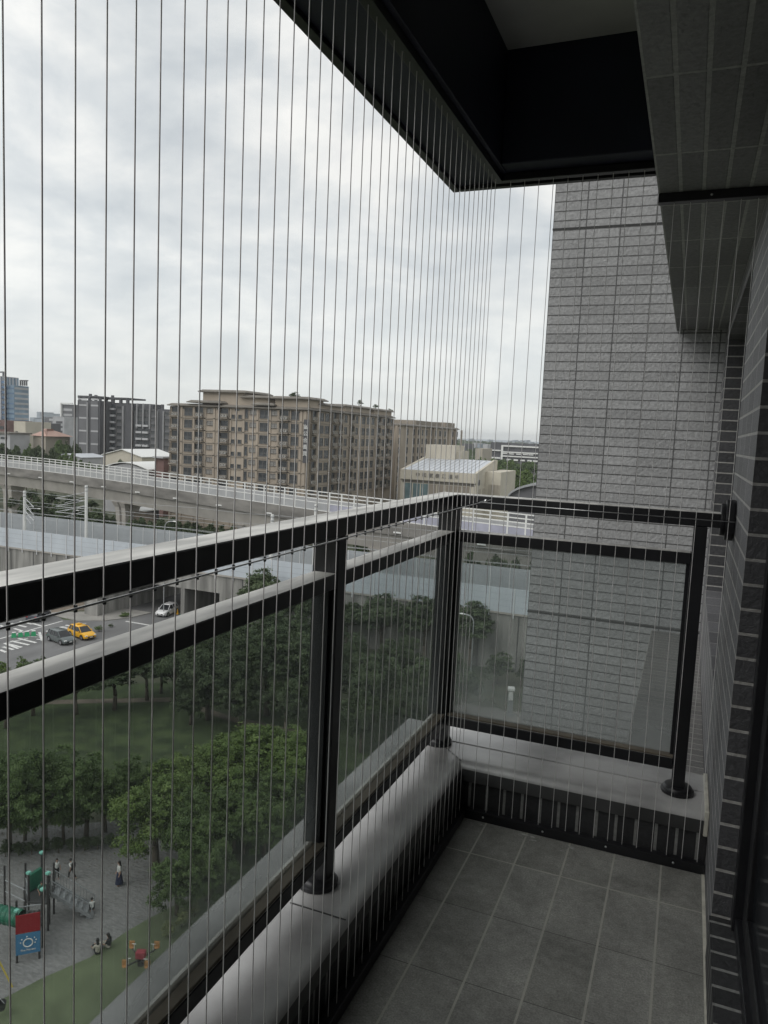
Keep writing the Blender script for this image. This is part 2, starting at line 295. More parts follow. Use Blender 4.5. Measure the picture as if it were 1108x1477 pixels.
# facade wall x=.96 and the window recess beyond the railing
w = MB(); w.box(.96, 1.6, -.57, .35, .0, 2.2145); w.box(.96, 1.6, .3501, 2.5, -.75, .5); w.box(.96, 1.6, 2.5001, 2.8845, -.75, 2.2145); w.box(.96, 1.6, .3501, 2.5, 2.1, 2.2145)
w.box(.96, 1.6, -3.6, 2.8845, -28, -.7505)
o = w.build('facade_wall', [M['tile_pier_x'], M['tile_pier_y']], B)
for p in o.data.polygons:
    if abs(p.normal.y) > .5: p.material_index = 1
MB().box(.955, .9595, -3.6, -.5715, .0, .13).build('door_plinth', M['tile_soldier_x'], B)
MB().box(.96, 1.6, -3.6, -.5705, -.065, .13).build('door_plinth', M['tile_soldier_x'], B)
MB().box(.643, .9585, .2455, 2.8845, -.75, .1).build('equipment_ledge', M['tile_ledge'], B)
wn = MB(); wn.box(1.04, 1.1, .3505, .40, .5005, 2.0995); wn.box(1.06, 1.1, 2.45, 2.4995, .5005, 2.0995); wn.box(1.06, 1.1, .4, 2.45, .5005, .55); wn.box(1.06, 1.1, .4, 2.45, 2.05, 2.0995); wn.box(1.06, 1.1, 1.4, 1.45, .55, 2.05)
wn = wn.build('window', M['black_metal'], B, bevel=.003)
MB().box(1.075, 1.08, .4, 2.45, .55, 2.05).build('pane', M['dark_glass'], wn)
# sliding door
dr = MB(); dr.box(1.008, 1.09, -.62, -.5708, .1305, 2.2145); dr.box(1.015, 1.10, -3.6, -.62, .1305, .17); dr.box(1.015, 1.1, -3.6, -.62, 2.16, 2.2145)
dr = dr.build('sliding_door', M['black_metal'], B, bevel=.003)
st = MB(); st.box(1.03, 1.06, -.72, -.64, .17, 2.16); st.box(1.03, 1.06, -3.6, -.72, .17, .23); st.build('door_stile', M['black_metal'], dr, bevel=.003)
MB().box(1.042, 1.048, -3.6, -.72, .23, 2.16).build('pane', M['dark_glass'], dr)
MB().box(1.3, 1.302, -3.6, -.57, .13, 2.2).build('room_dark_sheet', M['inside'], B)  # dark sheet standing for the unlit room behind the door
MB().box(1.602, 12, -14, 2.8845, -28, 26).build('building_core', M['tile_wing'], B)
MB().box(-.2, 1.6, -3.9, -3.602, -28, 26).build('partition_wall', M['tile_wing'], B)
# balcony slab edge above keeps the sky off the ceiling
MB().box(-.075, 1.6, -3.6, -.02, 2.9505, 3.1).build('upper_slab', M['concrete'], B)
MB().box(.643, 1.6, -.02, 2.884, 2.9505, 3.0).build('upper_ledge', M['concrete'], B)
# ---------------------------------------------------------------- railing
RL = empty('balcony_railing', (0, 0, 0), 0, 'black metal and glass balcony railing along the parapet in front of the camera', 'railing')
def sheen_tops(o):
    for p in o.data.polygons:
        if p.normal.z > .8: p.material_index = 1  # upward faces take the painted sky sheen
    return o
BM = [M['black_metal'], M['rail_top_sheen']]
# L-shaped top rail: mitred
def Lrail(name, w_, z0, z1, yend=-3.55, xend=.93):
    b = MB(); pts = [(0, yend), (0, 0), (xend, 0), (xend, w_), (-w_, w_), (-w_, yend)]
    b.prism([(x, y) for x, y in pts], z0, z1); return sheen_tops(b.build(name, BM, RL, bevel=.0025, seg=1))
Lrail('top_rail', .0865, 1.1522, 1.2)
def rail(name, x0, x1, y0, y1, z0, z1): return sheen_tops(MB().box(x0, x1, y0, y1, z0, z1).build(name, BM, RL, bevel=.0025, seg=1))
posts = [(-.0375, -1.017), (-.0375, .033), (.8335+.022, .028), (-.0375, -2.27)]
bays = [(-2.245, -1.0425), (-.9915, -.0055)]
for y0, y1 in bays:
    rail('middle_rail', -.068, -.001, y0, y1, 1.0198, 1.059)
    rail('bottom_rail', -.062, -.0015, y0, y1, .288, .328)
    MB().box(-.045, -.004, y0, y1, .3285, .337).build('glazing_bead', M['brown_seal'], RL, bevel=.002)
    g = MB().box(-.036, -.030, y0+.004, y1-.004, .337, 1.0195).build('glass_panel', M['rail_glass'], RL)
    for ya in (y0, y1-.012): MB().box(-.048, -.018, ya, ya+.012, .337, 1.0195).build('glazing_bead', M['black_metal'], RL)
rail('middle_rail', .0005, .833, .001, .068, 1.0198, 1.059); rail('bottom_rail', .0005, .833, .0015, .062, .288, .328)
MB().box(.0005, .833, .004, .045, .3285, .337).build('glazing_bead', M['brown_seal'], RL, bevel=.002)
MB().box(.004, .829, .03, .036, .337, 1.0195).build('glass_panel', M['rail_glass'], RL)
for xa in (.0005, .820): MB().box(xa, xa+.013, .018, .048, .337, 1.0195).build('glazing_bead', M['black_metal'], RL)
for k, (x, y) in enumerate(posts):
    hx, hy = (.0365, .0245) if k != 1 else (.0365, .0375)
    if k == 2: hx, hy = .022, .0275
    p = MB().box(x-hx, x+hx, y-hy, y+hy, .215, 1.1518).build('post', M['black_metal'], RL, bevel=.004)
    f = MB(); prf = [(.0, .2015), (.055, .2015), (.0565, .206), (.056, .211), (.051, .213), (.050, .219), (.046, .225), (.041, .227), (.0, .227)]
    rings = []
    for (r_, z) in prf: rings.append([(x+max(r_, 1e-4)*math.cos(2*PI*a/32), y+max(r_, 1e-4)*math.sin(2*PI*a/32), z) for a in range(32)])
    f.loft(rings, caps=False); f.build('base_flange', M['black_metal'], p, smooth=True, fixn=True)
fl = MB(); fl.cyl((.93, .0433, 1.178), (.9575, .0433, 1.178), .07, 28); fl.cyl((.915, .0433, 1.178), (.932, .0433, 1.178), .055, 28); fl.build('wall_flange', M['black_metal'], RL, bevel=.003, smooth=True)
# ---------------------------------------------------------------- invisible-grille wire screen
WS = empty('safety_wire_screen', (.115, -.115, 0), 0, 'screen of thin vertical steel safety wires strung inside the railing', 'wire screen')
O = WS.location.copy(); O.z = 0
WX, WY = .115, -.115
k = 0
y = -.153
while y > -3.5:
    ww = random.uniform(-.002, .002)
    wq = MB(O).cyl((WX, y+ww, .03), (WX, y+ww, 2.30), .00105, 6, caps=False).build('wire', M['wire'], WS, smooth='full')
    MB(O).cyl((WX+.001, y, 1.181), (WX+.001, y, 1.190), .0024, 6).build('wire_clip', M['black_metal'], wq); y -= .0497
for i in range(17):
    x = .158+i*.0485
    if x > .945: break
    MB(O).cyl((x, WY, .03), (x, WY, 2.30 if x < .64 else 2.19), .00105, 6, caps=False).build('wire', M['wire'], WS, smooth='full')
t = MB(O); t.box(.1005, .1285, -3.55, -.1005, .0005, .034); t.box(.1285, .9575, -.1285, -.1005, .0005, .034); t.build('floor_track', M['black_metal'], WS, bevel=.002)
t = MB(O); t.box(.1, .1295, -3.55, -.1, 2.296, 2.3195); t.box(.1295, .6425, -.1295, -.1, 2.296, 2.3195); t.build('ceiling_track', M['black_metal'], WS, bevel=.002)
t = MB(O); t.box(.6435, .9575, -.135, -.1, 2.186, 2.2145); t.build('beam_track', M['black_metal'], WS, bevel=.002)
for q_ in ((.2, -.1287, .019), (.42, -.1287, .019), (.64, -.1287, .019), (.86, -.1287, .019), (.8, -.1352, 2.2)): MB(O).ball(q_, .004, 8).build('screw', M['steel'], WS, smooth='full')
hw = MB(O)
hw.cyl((.121, -3.5, 1.187), (.121, -.121, 1.187), .0016, 6); hw.cyl((.121, -.121, 1.187), (.956, -.121, 1.187), .0016, 6); hw.build('cross_wire', M['steel'], WS, smooth='full')
hk = MB(O); hk.ball((.135, -.108, 1.192), .007, 10); hk.cyl((.115, -.121, 1.187), (.15, -.09, 1.196), .0022, 6); hk.build('corner_hook', M['steel'], WS, smooth=True)
# ================================================================ far setting
def st(o): o['kind'] = 'structure'; return o
M['earth'] = mat('earth', (.085, .085, .055), .95, scale=.15, var=.3, col2=(.035, .05, .025), detail=10)
M['lawn'] = mat('lawn', (.055, .078, .028), .95, scale=.6, var=.25, col2=(.028, .045, .016), detail=14, bump=.09, bscale=7)
M['asphalt'] = mat('asphalt', (.15, .15, .15), .85, scale=.35, var=.2, detail=12, stretch=(1, .3, 1))
M['paving'] = mat('paving', (.27, .26, .24), .85, scale=.5, var=.15, detail=9)
M['marking'] = mat('marking', (.62, .62, .60), .7, scale=3, var=.2, detail=8)
M['rubber'] = mat('rubber', (.235, .23, .225), .95, scale=3.2, var=.16, detail=14, bump=.12, bscale=2.6, stretch=(1, 2.4, 1))
M['turf'] = mat('turf', (.135, .165, .09), .95, scale=.5, var=.18, detail=12)
M['dirt'] = mat('dirt', (.17, .14, .11), .95, scale=.5, var=.35, detail=10)
W_ = lambda pts, z=G: [(p.x, p.y) for p in (Pz(a, b, G) for a, b in pts)]
def sheet(name, pts, lvl, m, world=False):
    q = pts if world else W_(pts)
    n = len(q); a = sum(q[k][0]*q[(k+1) % n][1]-q[(k+1) % n][0]*q[k][1] for k in range(n))
    if a < 0: q = q[::-1]
    b = MB(); b.v = [(x, y, G+lvl) for x, y in q]; b.f = [tuple(range(n))]; b.m = [0]
    return st(b.build(name, m))
gm = MB(); gm.quad((-4500, -1200, G), (3500, -1200, G), (3500, 5600, G), (-4500, 5600, G)); st(gm.build('ground', M['earth']))
sheet('lawn', [(-62, 30), (-62, 58), (-52, 66), (-30, 70), (-8, 78), (14, 80), (20, 20), (-24, 24), (-30, 43)], .004, M['lawn'], True)
sheet('lawn', [(-100, 28), (-69, 28), (-62, 45), (-62, 58), (-64, 62), (-90, 40)], .004, M['lawn'], True)
sheet('playground_surface', [(-62, 8), (-30, 21), (-28.7, 25), (-27.6, 27.3), (-27.3, 29.8), (-26.9, 31.4), (-26, 34), (-27, 38), (-31, 41), (-36, 39.5), (-41, 36), (-48, 31), (-60, 25)], .008, M['rubber'], True)
sheet('artificial_turf', [(-30, 20.9), (-28.7, 25), (-27.6, 27.3), (-27.3, 29.8), (-26.9, 31.4), (-26, 34), (-22, 36), (-14, 30), (-8, 10), (-28, 6), (-62, -4), (-62, 7.9)], .012, M['turf'], True)
# road with underpass
road = [(-140, 40), (-86, 52), (-70, 60), (-62.3, 72), (-61.5, 84), (-61.8, 120), (-80, 120), (-80, 92), (-84.5, 84), (-90, 80.5), (-97, 79), (-160, 78)]
sheet('road', road, .012, M['asphalt'], True)
sheet('verge', [(-88, 81.2), (-85.5, 84.7), (-81, 92), (-92, 92), (-99, 86), (-97, 80.5)], .016, M['dirt'], True)
k_ = MB(); k_.v = []
kp = [(-79, 80.5), (-74.5, 83.5), (-73.5, 90), (-80, 90), (-84.5, 84), (-88, 81)]
st(MB().prism([(-80.5, 80.6), (-77.4, 82.6), (-75.4, 86.2), (-74.9, 90), (-79.9, 89.9), (-82.4, 86), (-84.9, 84.1), (-88, 81.2)], G, G+.14).build('pavement', M['paving'], bevel=.03))
o = sheet('grass_patch', [(75, 886), (92, 880), (128, 886), (122, 896), (92, 894)], .02, M['lawn'])
# painted markings measured on the road
mk = []
def bar(x0, y0, x1, y1, w_=6):    # crop coordinates of the road view -> ground quad
    a = Pz(x0/7.387, 860+y0/7.387, G); b = Pz(x1/7.387, 860+y1/7.387, G); d = (b-a).normalized(); n_ = Vector((-d.y, d.x, 0))*.21*w_/6
    mk.append([(a+n_), (b+n_), (b-n_), (a-n_)])
for q in [(0, 572, 66, 598), (30, 540, 145, 570), (75, 508, 230, 545), (120, 478, 308, 520), (195, 450, 385, 497), (565, 345, 700, 380), (640, 328, 760, 350), (700, 308, 800, 330), (775, 295, 940, 330), (150, 345, 240, 372), (210, 268, 345, 300), (345, 290, 440, 318), (120, 292, 280, 330), (0, 312, 70, 340), (505, 195, 560, 215)]: bar(*q)
bar(0, 455, 665, 265, 4); bar(45, 503, 195, 560, 5); bar(500, 370, 530, 385, 6); bar(420, 385, 450, 475, 5); bar(385, 410, 440, 425, 4); bar(390, 460, 445, 465, 4); bar(290, 430, 460, 440, 2); bar(640, 330, 920, 290, 3); bar(40, 505, 300, 450, 3)
b = MB()
for i, q in enumerate(mk):
    z = G+.018+i*.0006; b.quad(*[(p.x, p.y, z) for p in q])
b.quad((-74.8, 84.0, G+.017), (-63, 84.0, G+.017), (-63, 84.4, G+.017), (-74.8, 84.4, G+.017))
st(b.build('road_marking', M['marking'], fixn=False))
ORD = 'first second third fourth fifth sixth seventh eighth ninth tenth eleventh twelfth thirteenth fourteenth fifteenth sixteenth seventeenth eighteenth nineteenth twentieth twenty-first twenty-second twenty-third twenty-fourth twenty-fifth'.split()
# ---------------------------------------------------------------- railway: retaining wall, barriers
M['wall_conc'] = mat('wall_conc', (.24, .235, .22), .9, scale=.9, var=.35, detail=9, stretch=(1, 1, .12), bump=.02, bscale=5)
M['panel'] = mat('panel', (.50, .54, .58), .45, scale=.4, var=.06)
M['panel_dark'] = mat('panel_dark', (.34, .36, .38), .5, scale=.4, var=.06)
M['panel_post'] = mat('panel_post', (.60, .61, .62), .5, var=.05)
M['viaduct'] = mat('viaduct', (.20, .19, .175), .85, scale=.35, var=.3, detail=8, stretch=(.4, .4, 1.5))
M['viaduct_light'] = mat('viaduct_light', (.36, .34, .31), .85, scale=.25, var=.12, detail=8)
M['white'] = mat('white', (.72, .72, .70), .5, var=.05)
M['galv'] = mat('galv', (.38, .39, .40), .45, metal=.4, var=.1)
M['void'] = mat('void', (.08, .08, .08), .9)
RW = empty('railway_embankment', (-60, 90, G), 0, 'stained grey concrete railway retaining wall with underpass openings at the road', 'retaining wall')
ow = RW.location
w = MB(ow); zb = -20.7; zt = Pz(262, 847, G).z; zt = Py(262, 848, 90).z
w.box(-230, -80, 90, 104, G, zb); w.box(-62.4, 60, 90, 104, G, zb); w.box(-80, -62.4, 90, 104, zt, zb); w.box(-69.4, -68.7, 90.02, 104, G, zt)
w.build('retaining_wall', M['wall_conc'], RW)
w = MB(ow)
x = -135
while x < 40:
    if not (-82 < x < -61): MB(ow).box(x, x+.12, 89.96, 89.995, G, zb-.1).build('expansion_joint', M['void'], RW)
    x += 5.1
MB(ow).box(-230, 60, 89.8, 90.3, zb, zb+.25).build('coping', M['viaduct_light'], RW)
w = MB(ow); w.box(-82.5, -80, 84, 89.95, G, -24.4)
w.build('wing_wall', M['wall_conc'], RW)
def barrier(name, x0, x1, y, z0, z1, matp, lab, gap=2.9, legs=True, joint=1.95):
    E_ = empty(name, (x0, y, z0), 0, lab, 'noise barrier'); b = MB(E_.location)
    x = x0
    b.box(x0, x1, y-.06, y+.06, z0, z1); b.build('panel', matp, E_)
    x = x0
    while x < x1:
        MB(E_.location).box(x, x+.12, y-.13, y-.061, z0-(.7 if legs else 0), z1+.05).build('post', M['panel_post'], E_); x += gap
    r_ = MB(E_.location)
    for kz in range(1, 4): zz = z0+(z1-z0)*kz/4; r_.box(x0, x1, y-.075, y-.0605, zz, zz+.03)
    r_.build('panel_seam', M['panel_dark'], E_)
    return E_
barrier('noise_barrier', -140, 30, 89.9, zb+.26, -17.35, M['panel'], 'front blue grey noise barrier standing on top of the concrete retaining wall', 3.2)
barrier('noise_barrier', -150, 30, 105, -20.7, -17.35, M['panel_dark'], 'rear grey panel barrier on the far side of the railway tracks', 2.9, False)
MB((0, 97, -20.7)).box(-230, 60, 90.31, 104.9, -20.7, -20.4).build('track_bed', M['earth']); bpy.data.objects['track_bed']['kind'] = 'structure'
for i, yy in enumerate((94, 95.4, 99.2, 100.6)):
    pass
# catenary poles and masts
def mast(px, py, y, lab, arm=0, dirn=-1):
    p = Py(px, py, y); r_ = empty('railway_mast', (p.x, y, -20.4), 0, lab, 'mast', 'masts beside the railway tracks'); b = MB(r_.location)
    b.cyl((p.x, y, -20.4), (p.x, y, p.z), .26, 10, r2=.24); b.build('pole', M['white'], r_, smooth=True)
    b = MB(r_.location)
    for q in (.15, .45): b.cyl((p.x, y, p.z-q*2), (p.x, y, p.z-q*2-.12), .32, 10)
    b.build('collar', M['galv'], r_)
    if arm:
        for dz in (1.2, 2.6, 3.6):
            b = MB(r_.location); a = Vector((p.x, y, p.z-dz)); t_ = a+Vector((dirn*arm, -.4, -1.5)); b.cyl(a, t_, .07, 6); b.cyl(a+Vector((0, 0, -1.5)), t_, .06, 6); b.cyl(a+Vector((0, 0, -.8)), a+Vector((dirn*arm*.7, -.3, -2.2)), .05, 6); b.build('cantilever', M['galv'], r_)
    return r_
mast(35.5, 708, 97, 'left white railway mast with lamp-like insulators beside the viaduct pier', 2.6, 1)
mast(124.5, 700, 97, 'white railway mast with a fan of long cantilever arms', 6.5, -1)
mast(393, 742, 97, 'short white mast top just above the railing with a cable box')
mast(456, 727, 97, 'white mast top in front of the viaduct parapet')
for i, (zz, yy) in enumerate(((-12.2, 100.5), (-13.2, 96), (-14.2, 98.5), (-15.2, 96), (-15.6, 99), (-16.3, 97.5))):
    b = MB((-60, yy, zz)); pts = []
    for k in range(0, 29):
        x = -170+k*8; ph = ((x+101) % 14.0)/14.0; pts.append((x, yy, zz-.5*4*ph*(1-ph)*.5))
    b.tube(pts, .028, 4); tag(b.build('overhead_wire', M['galv']), ORD[i]+' of the thin overhead railway wires strung between the white masts', 'wire', 'overhead wires above the tracks')
# street lamps
def street_lamp(x, y, zt_, dirx, lab, zb_=G, arm=1.6):
    r_ = empty('street_lamp', (x, y, zb_), 0, lab, 'street lamp'); b = MB(r_.location); h = zt_-zb_
    b.cyl((x, y, zb_), (x, y, zb_+.4), .16, 8); pts = [(x, y, zb_+.4), (x, y, zt_-1.1)]
    for k in range(1, 7): a = PI/2*k/6; pts.append((x+dirx*arm*(1-math.cos(a))*.9, y, zt_-1.1+1.0*math.sin(a)))
    pts.append((x+dirx*(arm+.3), y, zt_-.05)); b.tube(pts, .075, 8); b.build('pole', M['galv'], r_, smooth=True)
    b = MB(r_.location); xe = x+dirx*(arm+.6); b.ball((xe, y, zt_-.05), .4, 10, sz=(1, .45, .28)); b.build('lamp_head', M['white'], r_, smooth=True)
p = Pz(254, 890, G); t_ = PD(254, 751, hd((-71, 87))); street_lamp(-71.9, 89.2, Py(255, 752, 89.2).z, 1, 'curved arm street lamp rising in front of the railway barrier near the underpass', G, 1.2)
q = Pz(679, 973, G); street_lamp(q.x, q.y, Py(676, 886, q.y).z, -1, 'slim grey street lamp beside the bare retaining wall, seen through the end glass', G, .9)
p = Py(37, 755, 99); street_lamp(p.x-.3, 99, Py(52, 733, 99).z, 1, 'lamp on a long slanting arm between the railway barriers', -20.4, 3.0)
p = Py(147, 742, 108); street_lamp(Py(104, 742, 107).x, 107, Py(104, 735, 107).z, 1, 'small lamp behind the rear barrier near the mast with arms', -20.7, .8)
# ---------------------------------------------------------------- viaduct
V = empty('railway_viaduct', (-60, 110, G), 0, 'long curved concrete railway viaduct on piers with white slatted side fences', 'viaduct')
sc_ = 10.4/9.4
def vpt(x, y): return (CAMP.x+(x-CAMP.x)*sc_, CAMP.y+(y-CAMP.y)*sc_)
P0 = [Vector((p.x, p.y, 0)) for p in (Pz(a, c_, -9.6) for a, c_ in ((-45, 650.3), (0, 655), (70, 661.8), (141, 669.8), (253, 683.5), (351, 695.5), (455, 708), (545, 718.5), (673, 732.5), (765, 742.5), (860, 753), (980, 766)))]
d_ = (P0[0]-P0[1]).normalized(); P0 = [P0[0]+d_*160, P0[0]+d_*80]+P0
def cr_(p0, p1, p2, p3, t): return .5*((2*p1)+(-p0+p2)*t+(2*p0-5*p1+4*p2-p3)*t*t+(-p0+3*p1-3*p2+p3)*t**3)
path = []
for i in range(1, len(P0)-2):
    n_ = max(2, int((P0[i+1]-P0[i]).length/1.0))
    for k in range(n_): path.append(cr_(P0[i-1], P0[i], P0[i+1], P0[i+2], k/n_))
path.append(P0[-2])
# resample at 1 m
rs = [path[0]]; acc = 0
for a, b in zip(path[:-1], path[1:]):
    d = (b-a).length; t0 = 0
    while acc+d-t0 >= 1.0:
        t0 += 1.0-acc; acc = 0; rs.append(a.lerp(b, t0/d))
    acc += d-t0
path = rs
nor = []
for i in range(len(path)):
    d = (path[min(i+1, len(path)-1)]-path[max(i-1, 0)]).normalized(); nor.append(Vector((-d.y, d.x, 0)))   # +: away from camera
ZT = -9.0
def sweep(name, prof_, m, parent, step=4, smooth=False, i0=0, i1=None):
    b = MB(V.location); idx = list(range(i0, i1 or len(path), step)); rings = [[(path[i]+nor[i]*u).to_tuple()[:2]+(z,) for u, z in prof_] for i in idx]
    b.loft(rings, caps=True); return b.build(name, m, parent, fixn=True)
# u measured from near edge
sweep('box_girder', [(1.2, -17.9), (5.6, -17.9), (6.2, -15.2), (6.2, -14.2), (.5, -14.2), (.5, -15.2)], M['viaduct_light'], V)
sweep('deck', [(-.1, -14.9), (.49, -15.0), (.49, -14.19), (6.21, -14.19), (6.21, -15.0), (6.8, -14.9), (6.8, -12.55), (6.5, -12.55), (6.5, -13.9), (.2, -13.9), (.2, -12.55), (-.1, -12.55)], M['viaduct'], V)
M['fence_fill'] = mat('fence_fill', (.38, .385, .39), .4, scale=.3, var=.08)
M['fence_lav'] = mat('fence_lav', (.40, .40, .48), .4, scale=.3, var=.15)
def fence_strip(name, u, z0, z1, m, i0=0, i1=None, th=.06, parent=V): return sweep(name, [(u, z0), (u+th, z0), (u+th, z1), (u, z1)], m, parent, 4, False, i0, i1)
# index along path nearest to camera angle of px 545
def idx_px(px):
    best = min(range(len(path)), key=lambda i: abs(((Vector((path[i].x, path[i].y, -11))-CAMP).dot(rt)/(Vector((path[i].x, path[i].y, -11))-CAMP).dot(fw))*F_+554-px)); return best
iL = idx_px(470)
for side, u in (('near', -.02), ('far', 6.7)):
    fence = None
    f1 = fence_strip('side_fence', u, -12.55, -11.15, M['fence_fill'], 0, iL+4 if u < 1 else None)
    if u < 1: fence_strip('side_fence', u, -12.55, -11.15, M['fence_lav'], iL, None)
    if u > 1: continue
    for zz in (-12.6, -11.15, -10.45, -9.8, -9.15): fence_strip('fence_rail', u-.03, zz, zz+.18, M['white'])
    b = MB(V.location); cnt = 0
    for i in sorted(range(1, len(path)-1, 3), key=lambda i: hd(path[i])):
        p = path[i]+nor[i]*(u-.06); d = Vector((nor[i].y, -nor[i].x, 0)); q = p+d*.24; r2_ = p+nor[i]*.16; s2 = q+nor[i]*.16
        b.prism([(p.x, p.y), (q.x, q.y), (s2.x, s2.y), (r2_.x, r2_.y)], -12.56, -9.0)
        cnt += 1
        if u < 1 and cnt <= 98: b.build('fence_post', M['white'], V); b = MB(V.location)
    b.build('fence_post', M['white'], V)['kind'] = 'stuff'
for i in range(8, len(path)-1, 16):
    p = path[i]+nor[i]*-.25; MB(V.location).box(p.x-.7, p.x+.7, p.y-.1, p.y+.12, -14.5, -14.25).build('lamp_strip', M['white'], V)
for px in (2, 166, 350, 548, 720):
    i = idx_px(px)
    for du in (0,):
        c0 = path[i]+nor[i]*3.4; t_ = Vector((nor[i].y, -nor[i].x, 0)); nn = nor[i]
        b = MB(V.location)
        def ringp(z, hw, hd_, notch):
            pts = [(-hw, -hd_), (-notch, -hd_), (-notch*.8, -hd_+.5), (notch*.8, -hd_+.5), (notch, -hd_), (hw, -hd_), (hw, hd_), (-hw, hd_)]
            return [((c0+t_*a+nn*c_).x, (c0+t_*a+nn*c_).y, z) for a, c_ in pts]
        b.loft([ringp(G, 2.3, 1.7, .5), ringp(-21, 2.3, 1.8, .5), ringp(-19.2, 2.5, 2.0, .5), ringp(-17.91, 3.1, 2.6, .5)])
        b.build('pier', M['viaduct_light'], V, fixn=True)
V.location.z -= .6
# ---------------------------------------------------------------- buildings
M['beige'] = mat('beige', (.37, .315, .255), .85, scale=.12, var=.12, detail=8)
M['beige_d'] = mat('beige_d', (.27, .235, .195), .85, scale=.12, var=.12, detail=8)
M['roof_d'] = mat('roof_d', (.16, .145, .125), .8, scale=.3, var=.15)
M['win'] = mat('win', (.055, .06, .065), .25, scale=.6, var=.5, spec=.5)
M['frame'] = mat('frame', (.15, .14, .13), .5)
M['sign_char'] = mat('sign_char', (.42, .42, .40), .6)
M['lightwin'] = mat('lightwin', (.24, .23, .215), .4, scale=.5, var=.2)
M['acwhite'] = mat('acwhite', (.62, .62, .60), .5, scale=.4, var=.1)
M['char'] = mat('char', (.085, .085, .092), .8, scale=.15, var=.12, detail=8)
M['char_l'] = mat('char_l', (.14, .14, .148), .8, scale=.15, var=.12, detail=8)
M['lgrey'] = mat('lgrey', (.42, .42, .43), .7, scale=.15, var=.1)
M['mgrey'] = mat('mgrey', (.25, .25, .255), .7, scale=.15, var=.1)
M['cream'] = mat('cream', (.52, .48, .40), .85, scale=.15, var=.08, detail=8)
M['cream_d'] = mat('cream_d', (.40, .36, .30), .85, scale=.15, var=.08, detail=8)
M['maroon'] = mat('maroon', (.17, .10, .09), .8, scale=.2, var=.15)
M['pinkroof'] = mat('pinkroof', (.42, .27, .22), .7, scale=.3, var=.1)
M['blueglass'] = mat('blueglass', (.17, .25, .33), .3, scale=.08, var=.3, spec=.6)
M['blueglass_d'] = mat('blueglass_d', (.10, .17, .28), .3, scale=.1, var=.3)
M['metal_roof'] = mat('metal_roof', (.52, .54, .57), .4, scale=.3, var=.08, stretch=(4, .3, 1))
M['teal'] = mat('teal', (.13, .19, .20), .3, scale=.3, var=.2)
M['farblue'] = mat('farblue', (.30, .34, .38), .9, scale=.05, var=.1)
# facade elements, built once facing -y with origin at their centre, then copied
def proto_window(w_, h_, m=None, name='window', bars=1):
    b = MB(); b.box(-w_/2, w_/2, -.05, .0, -h_/2, h_/2, 0)
    for s_ in (-1, 1): b.box(s_*w_/2-.06, s_*w_/2+.06, -.14, -.0, -h_/2, h_/2, 1)
    b.box(-w_/2-.06, w_/2+.06, -.15, 0, h_/2, h_/2+.1, 1); b.box(-w_/2-.1, w_/2+.1, -.22, 0, -h_/2-.14, -h_/2, 1)
    for k in range(bars): xx = -w_/2+w_*(k+1)/(bars+1); b.box(xx-.04, xx+.04, -.1, -.051, -h_/2, h_/2, 1)
    if w_ > 1.4: b.box(-w_/2, w_/2, -.09, -.0505, -h_*.2, -h_*.2+.06, 1)
    o_ = b.build(name, [m or M['win'], M['frame']]); return o_
def proto_balcony(w_, h_=2.6):
    b = MB(); b.box(-w_/2, w_/2, -.05, 0, -.2, h_/2, 0); b.box(-w_/2-.1, w_/2+.1, -1.0, 0, -h_/2-.1, -h_/2+.05, 1); 
    b.box(-w_/2-.05, w_/2+.05, -1.0, -.92, -h_/2+.1, -h_/2+.2, 1); b.box(-w_/2-.05, w_/2+.05, -1.0, -.92, -.25, -.15, 1)
    for k in range(9): xx = -w_/2+w_*k/8; b.box(xx-.025, xx+.025, -.99, -.93, -h_/2+.05, -.15, 1)
    b.box(-w_/2, w_/2, -.06, -.051, -h_/2, -.2, 2)
    for s_ in (-1, 1): b.box(s_*(w_/2+.08)-.05, s_*(w_/2+.08)+.05, -.5, 0, -h_/2, h_/2, 1)
    o_ = b.build('balcony', [M['win'], M['beige_d'], M['frame']])
    a = MB()
    for xx in ((-.45, .5) if w_ > 2.2 else (.1,)):
        a.box(xx-.38, xx+.38, -.85, -.4, -h_/2+.35, -h_/2+.95, 0); a.cyl((xx, -.86, -h_/2+.65), (xx, -.851, -h_/2+.65), .22, 10, 1)
    c_ = a.build('air_conditioner', [M['acwhite'], M['frame']], o_); return o_
def place(pr, parent, org, x, y, z, rz=0):
    c_ = copy_tree(pr, parent); c_.location = (x-org[0], y-org[1], z-org[2]); c_.rotation_euler = (0, 0, rz); return c_
def killtree(o_):
    for k in list(o_.children): killtree(k)
    bpy.data.objects.remove(o_)
# ---- beige apartment block
YB = 164.2; XB = -88.3
A = empty('apartment_block', (-109, 193, G), 0, 'large beige apartment block with stepped roof eaves, rows of balconies and a vertical sign', 'apartment block')
oa = tuple(A.location)
b = MB(oa); b.box(-130, XB, YB, 222, G, 6.2); b.build('wall', M['beige'], A)
